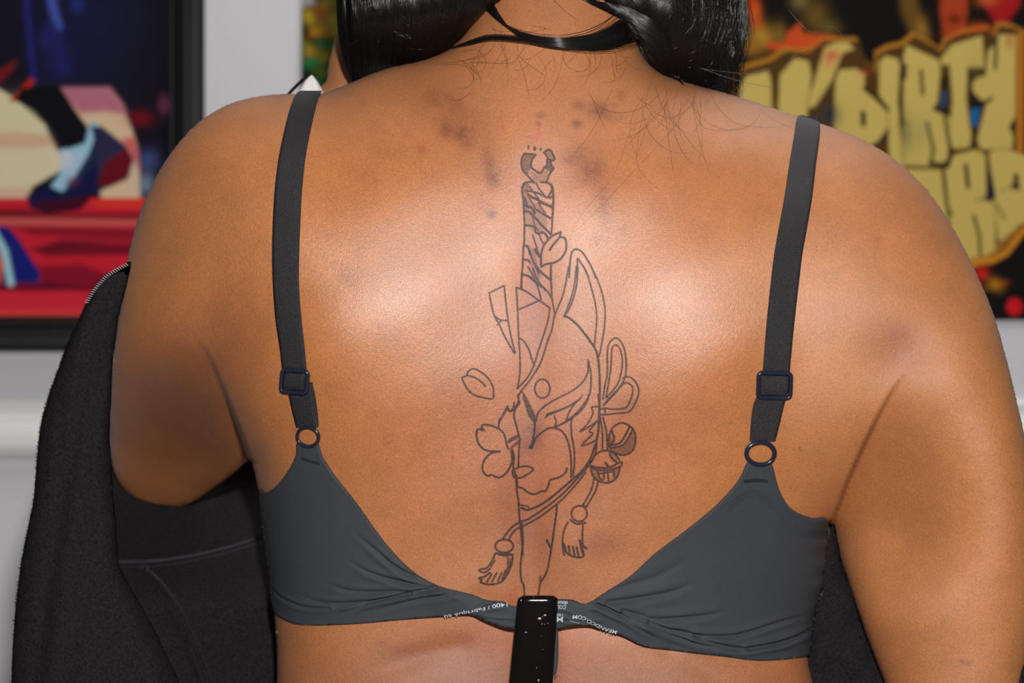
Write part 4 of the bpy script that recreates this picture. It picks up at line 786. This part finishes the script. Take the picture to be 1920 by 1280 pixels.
# printed lettering on the twisted band (upside down, as worn inside out)
def lettering(body_txt, size, path, flip, parent):
    cu = bpy.data.curves.new('t', 'FONT'); cu.body = body_txt; cu.size = size; cu.fill_mode = 'FRONT'; cu.offset = size*.012
    to = bpy.data.objects.new('t', cu); COL.objects.link(to); dg = bpy.context.evaluated_depsgraph_get(); me = to.evaluated_get(dg).to_mesh()
    pts = np.array([tuple(v.co) for v in me.vertices]); fs = [list(p.vertices) for p in me.polygons]
    to.to_mesh_clear; p = crom(path, 8); seg = np.hypot(*np.diff(p, axis=0).T); L = np.concatenate([[0], np.cumsum(seg)])
    x = pts[:, 0]; tot = x.max(); s = np.clip(x/tot*L[-1], 0, L[-1]-.01)
    px = np.interp(s, L, p[:, 0]); py = np.interp(s, L, p[:, 1]); qx = np.interp(s+.5, L, p[:, 0])-px; qy = np.interp(s+.5, L, p[:, 1])-py; n = np.hypot(qx, qy)+1e-9
    nx, ny = qy/n, -qx/n; U = px+nx*pts[:, 1]; Vv = py+ny*pts[:, 1]
    d = np.maximum(sd_poly(braP, U, Vv), 0); hh = 4.2+puff(U, Vv, False)*sstep(0, 7, d)+4.5
    o = mesh('printed_text', onb(U, Vv, hh), fs, M_print, parent, False); bpy.data.objects.remove(to); return o
lettering('MEANDCO.COM', 11, [(x, y) for x, y in bc([(1490, 588), (1400, 560), (1300, 500), (1225, 455), (1150, 448)])][::-1][::-1], 1, bra)
lettering('1400 / Fabriqué au', 9.5, bc([(640, 358), (560, 362), (470, 385), (370, 415), (280, 432), (140, 462)]), 1, bra)
lettering('M', 17, bc([(1082, 462), (1032, 460)]), 1, bra); lettering('140', 8, bc([(1082, 437), (1034, 435)]), 1, bra); lettering('COL', 9, bc([(1098, 377), (1034, 375)]), 1, bra); lettering('doux', 9, bc([(1110, 350), (1034, 346)]), 1, bra)
lettering('—', 14, bc([(1205, 508), (1130, 484)]), 1, bra)

# ------------------------------------------------------------------ clip holding the band
clip = thing('hair_clip', 'glossy black metal clip pinching the bra band at the spine', 'clip', tuple(P(1000, 1180, back(np.array([1000.]), np.array([1180.]))[0]+20)))
def clip_plate(inset, lift, thick, mat, name, bend, taper=0):
    rows = 60; m = 25; vs = []; fs = []
    b0 = float(back(np.array([1005.]), np.array([1150.]))[0])+lift
    for side in (1, 0):
        for i in range(rows):
            s = i/(rows-1); v = 1116+s*330
            e = max(0, 1-s*rows/5); hw = 38.0+s*330*.018; cutc = hw*(1-.14*(1-math.sqrt(max(0, 1-e*e)))) if s*330 < 8 else hw
            rr = 9; dv = s*330
            w_ = hw-inset-(rr-math.sqrt(max(0, rr*rr-(rr-dv)**2)) if dv < rr else 0)
            cu = 1009-s*330*.082
            for j in range(m):
                x = -1+2*j/(m-1); x = math.sin(x*math.pi/2)
                edge = bend*(1-max(0, 1-abs(x)**5)**.5)
                b_ = b0+10*math.sin(min(1, s*1.6)*math.pi*.5)+ (thick if side else 0)-edge-(0 if dv > 6 else 2.5*(1-dv/6))+8*s*s
                vs.append(P(cu+x*w_, v-inset*(-1), b_))
    ix = lambda s_, i, j: s_*rows*m+i*m+j
    for i in range(rows-1):
        for j in range(m-1):
            fs.append([ix(0, i, j), ix(0, i+1, j), ix(0, i+1, j+1), ix(0, i, j+1)]); fs.append([ix(1, i, j), ix(1, i, j+1), ix(1, i+1, j+1), ix(1, i+1, j)])
        for j in (0, m-1): fs.append([ix(0, i, j), ix(1, i, j), ix(1, i+1, j), ix(0, i+1, j)])
    for i in (0, rows-1): fs += [[ix(0, i, j), ix(0, i, j+1), ix(1, i, j+1), ix(1, i, j)] for j in range(m-1)]
    return mesh(name, vs, fs, mat, clip)
clip_plate(0, 66, 4, M_clip, 'front_plate', 7)
def clip_rear():
    vs = []; fs = []
    b0 = float(back(np.array([1005.]), np.array([1230.]))[0])
    prof = [(1180, 0), (1190, 3), (1230, 6), (1262, 4), (1272, -2), (1285, 1), (1300, 6), (1340, 4), (1440, 2)]
    c = crom(prof, 6)
    for (v, dx) in c:
        s = (v-1116)/330; cu = 1009-s*330*.082; hw = 38+s*330*.018
        for (x, b_) in ((-hw+6, 8), (hw+dx-1, 10), (hw+dx+4, 30), (hw+dx+1, 62), (-hw+6, 62)): vs.append(P(cu+x, v, b0+b_))
    n = len(c)
    for i in range(n-1):
        for j in range(5): fs.append([i*5+j, i*5+(j+1) % 5, (i+1)*5+(j+1) % 5, (i+1)*5+j])
    fs += [[0, 1, 2, 3, 4], [(n-1)*5+j for j in (4, 3, 2, 1, 0)]]
    o = mesh('rear_jaw', vs, fs, M_chrome, clip); o['label'] = 'chrome rear jaw'; return o
clip_rear()
def flakes():
    V_ = []; F_ = []; r = random.Random(3)
    b0 = float(back(np.array([1005.]), np.array([1150.]))[0])+66+4.6
    for (u, v, a, b2) in ((1012, 1159, 3.6, 2.6), (1022, 1153, 2.4, 1.6), (1017, 1156, .8, .8), (1016, 1169, .8, 1.6), (1021, 1170, .7, .7), (1027, 1168, .8, .9), (986, 1185, 2.6, .9), (1015, 1192, .6, .6), (977, 1125, 1.0, 1.8), (1001, 1119, .6, .9), (1018, 1217, .7, .8), (1010, 1275, 1.4, 2.2), (1006, 1252, .4, 2.4)):
        s = (v-1116)/330; bb = b0+10*math.sin(min(1, s*1.6)*math.pi*.5)+8*s*s; k = len(V_); n = 7
        for t in range(n): rr = r.uniform(.75, 1.15); V_.append(P(u+a*rr*math.cos(t*6.28/n), v+b2*rr*math.sin(t*6.28/n), bb))
        V_.append(P(u, v, bb+.8)); F_ += [[k+t, k+(t+1) % n, k+n] for t in range(n)]
    o = mesh('skin_flakes', V_, F_, simple('pale_flake', tuple(lin(175, 160, 145)), .8, .2), clip, False); o['label'] = 'pale specks of residue'; o['kind'] = 'stuff'
flakes()

# ------------------------------------------------------------------ jacket slipped off the arms
def jack(poly, g, L, C, extra=None, rough=1.2):
    poly = crom(poly, 5, True); d = np.array([rng.normal(0, rough*.5, 2) for _ in poly]); poly = poly+d
    f = Field(poly, 5, L, pad=20)
    nr = lambda u, v, bd: C(u, v)+np.where(bd, 0, f.T(u, v)+(extra(u, v) if extra else 0)*np.clip(f.T(u, v)/20, 0, 1))
    fr = lambda u, v, bd: C(u, v)-np.where(bd, 0, f.T(u, v)*.6)
    V_, F_, uv, s = two_sheet(poly, g, nr, fr); return V_, F_, nr
# the hanging sleeve: outline, fold relief
J1 = [(246, 492), (222, 503), (194, 520), (170, 550), (150, 595), (128, 640), (110, 690), (92, 740), (78, 790), (70, 850), (64, 930), (44, 1030), (30, 1130), (22, 1280), (16, 1480), (420, 1500), (345, 1300), (290, 1180), (250, 1110), (224, 1058), (219, 1000), (214, 940), (210, 880), (206, 800), (212, 680), (222, 600), (236, 540)]
def ex1(u, v):
    r = 0
    for L_, dp, wd in (([(215, 520), (180, 600), (150, 760), (120, 900), (90, 1100), (70, 1300)], 9, 16), ([(225, 560), (190, 700), (170, 850), (150, 1000)], 6, 10), ([(190, 880), (200, 1000), (240, 1130), (300, 1290)], -10, 28), ([(120, 760), (100, 900), (75, 1020)], 6, 12)):
        r = r-dp*np.exp(-(d_line(crom(L_, 4), u, v)/wd)**2)
    return r+2.5*np.sin(u*.09+v*.02)
va, fa, _ = jack(J1, 5, 75, lambda u, v: -10+0*u, ex1)
J2 = [(196, 850), (260, 880), (330, 905), (390, 905), (440, 870), (478, 800), (520, 860), (540, 1000), (540, 1180), (545, 1500), (200, 1500), (190, 1200)]
SEAM1 = crom([(215, 1058), (290, 1056), (360, 1046), (430, 1030), (492, 1010)], 4); SEAM2 = crom([(270, 1066), (312, 1108), (345, 1165), (372, 1225), (395, 1290), (420, 1380)], 4)
def ex2(u, v):
    r = 0
    for sm in (SEAM1, SEAM2):
        d = d_line(sm, u, v); r = r-6*np.exp(-((d-1)/4)**2)+7*np.exp(-((d-10)/6)**2)
    r = r+5*np.exp(-(d_line([(380, 925), (430, 890), (470, 862)], u, v)/9)**2)
    return r+2*np.sin(u*.05-v*.03)
vb, fb, near2 = jack(J2, 5, 45, lambda u, v: -400-330*sstep(1150, 900, v)+0*u, ex2)
J3 = [(1490, 950), (1530, 930), (1562, 975), (1580, 1060), (1610, 1120), (1650, 1220), (1690, 1300), (1760, 1500), (1500, 1500), (1500, 1240), (1505, 1130)]
vc, fc, _ = jack(J3, 5, 45, lambda u, v: -110+0*u, lambda u, v: -7*np.exp(-(d_line([(1540, 1260), (1570, 1240), (1600, 1300)], u, v)/6)**2)+3*np.sin(u*.08+v*.05))
J4 = [(1960, 1160), (1930, 1196), (1908, 1228), (1898, 1246), (1888, 1262), (1880, 1288), (1850, 1340), (1800, 1420), (1700, 1480), (1720, 1600), (2050, 1600), (2080, 1250), (2020, 1170)]
vd, fd, _ = jack(J4, 5, 90, lambda u, v: 40+0*u, lambda u, v: 5*np.sin(u*.06+v*.08), 2.2)
jacket = mesh('jacket', va, fa, M_fleece, person); mesh('body_panel', vb, fb, M_fleece, jacket); mesh('side_panel', vc, fc, M_fleece, jacket); mesh('sleeve', vd, fd, M_fleece, jacket)
def jsurf(u, v, h): return P(u, v, near2(u, v, np.zeros(len(u), bool))+h)
for sm, off in ((SEAM1, -5), (SEAM1, 5), (SEAM2, 6)): stitches('seam_stitching', sm[::3]+np.array([0 if sm is SEAM1 else off, off if sm is SEAM1 else 0]), 4.2, 5, 2.2, simple('fleece_thread', tuple(lin(70, 68, 74)), .8, .2), jacket, .8, surf=jsurf)
stitches('edge_stitching', [(238, 496), (222, 504), (200, 518), (178, 542), (162, 568)], 4.6, 6, 14, simple('light_thread', tuple(lin(150, 148, 150)), .7, .2), jacket, .9, surf=lambda u, v, h: P(u, v, -10+h))
# fibres of the fleece along its outer edge
def curves_obj(name, lines, rad, mat, parent, res=0, taper=True):
    cu = bpy.data.curves.new(name, 'CURVE'); cu.dimensions = '3D'; cu.bevel_depth = rad*S; cu.bevel_resolution = res; cu.use_fill_caps = True
    for ln in lines:
        n = len(ln); sp = cu.splines.new('POLY'); sp.points.add(n-1)
        co = np.ones((n, 4)); co[:, :3] = ln; sp.points.foreach_set('co', co.ravel())
        if taper: sp.points.foreach_set('radius', np.interp(np.linspace(0, 1, n), [0, .1, .7, 1], [.6, 1, 1, .25]))
    cu.materials.append(mat); return link(bpy.data.objects.new(name, cu), parent)
fib = []; oc = crom([p for p in J1[:14]], 20)
for i in range(1500):
    k = random.randrange(len(oc)-1); a = oc[k]+(oc[k+1]-oc[k])*random.random(); L_ = random.uniform(2, 5.5); an = random.gauss(math.pi if k > 60 else 3.8, .7)
    st = a+np.array([random.uniform(0, 2), 0]); md = st+.5*L_*np.array([math.cos(an), -math.sin(an)]); en = md+.5*L_*np.array([math.cos(an+random.gauss(0, .9)), -math.sin(an+random.gauss(0, .9))])
    fib.append(P(np.array([st[0], md[0], en[0]]), np.array([st[1], md[1], en[1]]), -10+random.uniform(-6, 12)))
fo = curves_obj('fleece_fibres', fib, .38, M_fleece, jacket); fo['kind'] = 'stuff'

# ------------------------------------------------------------------ hair
def lump(poly, L, C, g=5, kf=1.0, rib=1.0, dirn=(.3, 1)):
    poly = crom(poly, 5, True); f = Field(poly, 5, L, pad=20)
    ex = lambda u, v: rib*np.sin((u*dirn[1]-v*dirn[0])*.11)+rib*.6*np.sin((u*dirn[1]-v*dirn[0])*.27+1)
    nr = lambda u, v, bd: C(u, v)+np.where(bd, 0, f.T(u, v)*1.0+ex(u, v)*np.clip(f.T(u, v)/30, 0, 1)); fr = lambda u, v, bd: C(u, v)-np.where(bd, 0, f.T(u, v)*kf)
    V_, F_, uv, s = two_sheet(poly, g, nr, fr); return V_, F_, nr
HL = [(634, -200), (630, -60), (632, 40), (640, 96), (652, 134), (668, 158), (705, 146), (770, 132), (810, 118), (836, 98), (858, 74), (884, 48), (915, 20), (950, 4), (990, -12), (1035, -40), (1035, -250), (1000, -560), (860, -590), (740, -480), (660, -340)]
HR = [(1370, -220), (1385, -80), (1378, -20), (1386, 30), (1374, 80), (1378, 120), (1362, 160), (1358, 196), (1330, 186), (1290, 172), (1254, 160), (1234, 146), (1212, 116), (1200, 80), (1178, 52), (1140, 36), (1100, 14), (1056, -8), (1010, -40), (1010, -250), (1060, -560), (1180, -600), (1310, -480), (1370, -340)]
CL = lambda u, v: -30+40*sstep(780, 900, u)*sstep(120, 20, v)-60*sstep(0, -300, v)-np.clip(v-5, 0, 200)**2*.006-np.clip(800-u, 0, 300)**2*.0035
CRr = lambda u, v: -5-60*sstep(0, -300, v)-np.clip(v-10, 0, 250)**2*.0028-np.clip(u-1210, 0, 300)**2*.0028
h1, g1, nL = lump(HL, 60, CL, kf=2.5); h2, g2, nR = lump(HR, 60, CRr, kf=2.5, dirn=(-.2, 1))
HF = [[a+len(h1) for a in f] for f in g2]
hair = mesh('hair', np.concatenate([h1, h2]), g1+HF, M_hairmass, person)
lines = []; z = lambda u, v, f: f(np.array([u]), np.array([v]), np.array([False]))[0]
def wob(q, amp): 
    n = len(q); ph = random.uniform(0, 6); f = random.uniform(1.5, 5); return q+amp*np.stack([np.sin(np.linspace(0, f, n)*2+ph), .4*np.cos(np.linspace(0, f, n)*2+ph)], -1)
for i in range(1900):      # left fall of hair
    t = random.random()**.55; t2 = min(max(t+random.gauss(0, .06), 0), 1)
    top = (640+380*t, -130); tp2 = (650+360*t, -460); mid = (646+300*t2, -10+20*random.random()); e_u = 655+215*t2**.85; e_v = np.interp(e_u, [655, 705, 770, 836, 870], [160, 148, 133, 102, 68])+random.uniform(-4, 6)
    q = wob(crom([tp2, (645+370*t, -300), top, mid, ((mid[0]+e_u)/2+12*t2, (mid[1]+e_v)/2), (e_u, e_v)], 5), random.uniform(.5, 3.5))
    d = sd_poly(crom(HL, 3, True), q[:, 0], q[:, 1]); b_ = nL(q[:, 0], q[:, 1], d < 0)+random.uniform(0, 3.5); lines.append(P(q[:, 0], q[:, 1], b_))
for i in range(2100):      # right fall, sweeping down from the crown
    t = random.random()**1.6; t2 = min(max(t+random.gauss(0, .08), 0), 1)
    top = (1040+350*t, -130); tp2 = (1040+300*t, -460); mid = (1190+205*t2, 0+30*random.random()); e_u = 1232+150*t2; e_v = np.interp(e_u, [1232, 1290, 1366, 1380], [146, 176, 196, 190])+random.uniform(-30, 5)
    q = wob(crom([tp2, (1038+340*t, -300), top, mid, ((mid[0]+e_u)/2-10*(1-t2), (mid[1]+e_v)/2), (e_u, e_v)], 5), random.uniform(1, 8) if random.random() < .8 else random.uniform(8, 22))
    d = sd_poly(crom(HR, 3, True), q[:, 0], q[:, 1]); b_ = nR(q[:, 0], q[:, 1], d < 0)+random.uniform(0, 5); lines.append(P(q[:, 0], q[:, 1], b_))
HRp = crom(HR, 3, True)
def bk(u, v): return back(np.asarray(u, float), np.asarray(v, float))
def hb(u, v, o): return np.where(sd_poly(HRp, u, v) > 3, np.maximum(nR(u, v, np.zeros(len(u), bool))+3, np.where(BF.hs(u, v) > 50, bk(u, v), -999)), np.maximum(bk(u, v), -60)+o)
for i in range(330):       # lock crossing the nape in a loop
    s = random.gauss(0, 1); w0 = random.random()
    p = [(880+6*s, -70), (905+5*s, -10), (930+4*s, 28+2*s), (958+3*s, 54+2.5*s), (1000, 72+3*s), (1060, 79+4*s), (1120, 76+8*s), (1175, 56+14*s), (1222, 20+20*s), (1262, -40+24*s)]
    if w0 < .08: p = [(846, 90), (880, 80+2*s), (920, 70+3*s), (980, 73+3*s), (1050, 80+4*s), (1120, 76+7*s), (1185, 58+10*s), (1240, 22+14*s), (1280, -30+12*s)]
    q = wob(crom(p, 4), .6); b_ = hb(q[:, 0], q[:, 1], 14+24*np.exp(-((q[:, 0]-1060)/90)**2))+5*random.random(); lines.append(P(q[:, 0], q[:, 1], b_))
for i in range(420):       # glossy sweep from the crown over to the right
    s = random.random(); e = random.random()
    p = [(1020+40*s, -60+20*s), (1070+30*s, -14+16*s), (1130+20*s, 6+22*s*e), (1190+8*s, 22+34*e), (1240+14*s, 60+60*e), (1252+30*e, 120+40*e)]
    q = wob(crom(p, 4), 1.2); b_ = hb(q[:, 0], q[:, 1], 14)+8*random.random(); lines.append(P(q[:, 0], q[:, 1], b_))
curves_obj('hair_strands', lines, .5, M_hair, hair)['kind'] = 'stuff'
thin = []
for i in range(110):       # loose hairs lying on the nape and upper back
    k = random.random()
    if k < .3: u0, v0 = random.gauss(1290, 60), random.uniform(150, 190); L_ = random.uniform(60, 190); a0 = random.gauss(1.7, .5)
    elif k < .8: u0, v0 = random.uniform(880, 1230), random.uniform(40, 110); L_ = random.uniform(40, 120); a0 = random.gauss(1.5, .9)
    else: u0, v0 = random.uniform(760, 900), random.uniform(95, 125); L_ = random.uniform(50, 130); a0 = random.gauss(.3, .5)
    curl = random.gauss(0, 1.6); n = 14; a = a0+curl*np.linspace(0, 1, n)**1.5; q = np.array([u0, v0])+np.cumsum(np.stack([np.cos(a), np.sin(a)], -1)*L_/n, 0)
    if (sd_poly(SIL[::3], q[:, 0], q[:, 1]) < 12).any(): continue
    thin.append(on(q[:, 0], q[:, 1], np.full(n, 1.2)+2.5*np.sin(np.linspace(0, 3, n))**2))
for p in ([(1392, 90), (1385, 140), (1410, 190), (1450, 225), (1490, 243)], [(1330, 168), (1345, 200), (1380, 232), (1440, 240), (1480, 236)], [(1306, 160), (1300, 200), (1320, 240), (1370, 244), (1420, 232)], [(1300, 150), (1270, 230), (1180, 330), (1120, 395), (1070, 440)], [(1220, 150), (1200, 240), (1195, 310), (1230, 352)], [(1180, 250), (1150, 330), (1100, 390), (1066, 438)]):
    q = crom(p, 6); ok = sd_poly(SIL[::3], q[:, 0], q[:, 1]) > 8; q = q[ok]
    if len(q) > 3: thin.append(on(q[:, 0], q[:, 1], np.full(len(q), 1.6)))
curves_obj('fine_nape_hairs', thin, .2, M_fuzz, hair)['kind'] = 'stuff'
fly = []
for i in range(90):        # pale, light catching flyaways over the dark hair and beyond it
    u0, v0 = random.choice([(random.uniform(1230, 1390), random.uniform(20, 160)), (random.uniform(680, 860), random.uniform(10, 120))]); a0 = random.uniform(0, 6.28); L_ = random.uniform(15, 60); n = 8
    a = a0+random.gauss(0, 1)*np.linspace(0, 1, n); q = np.array([u0, v0])+np.cumsum(np.stack([np.cos(a), np.sin(a)], -1)*L_/n, 0); f = nL if u0 < 1000 else nR
    fly.append(P(q[:, 0], q[:, 1], f(q[:, 0], q[:, 1], np.zeros(n, bool))+8))
for p in ([(1310, 128), (1400, 138), (1450, 128), (1500, 104), (1520, 90)], [(1310, 126), (1380, 150), (1470, 168)], [(1480, 20), (1520, 60), (1562, 50), (1584, 76)]):
    q = crom(p, 6); fly.append(P(q[:, 0], q[:, 1], -20+0*q[:, 0]))
curves_obj('flyaway_hairs', fly, .4, M_hair, hair)['kind'] = 'stuff'

# ------------------------------------------------------------------ white cloth behind the near shoulder
def cloth():
    poly = crom([(536, 205), (552, 180), (572, 150), (584, 140), (598, 156), (612, 184), (625, 215), (580, 225)], 4, True)
    f = Field(poly, 3, 25, pad=10); c = lambda u, v: -300+0*u
    nr = lambda u, v, bd: c(u, v)+np.where(bd, 0, f.T(u, v)*.5+1.5*np.sin(u*.3)); fr = lambda u, v, bd: c(u, v)-np.where(bd, 0, f.T(u, v)*.5)
    V_, F_, uv, s = two_sheet(poly, 3, nr, fr); o = thing('cloth', 'small white cloth with a dark edge showing above the left shoulder', 'cloth', tuple(P(580, 190, -300)))
    mesh('cloth_fold', V_, F_, M_white, o)
    q = crom([(530, 190), (545, 172), (565, 152), (583, 137)], 5); v1, f1 = tube_path(P(q[:, 0], q[:, 1], -296+0*q[:, 0]), 3.2*S, 8, False); e = mesh('piping', v1, f1, M_fleece, o); e['label'] = 'dark edge of the cloth'
cloth()
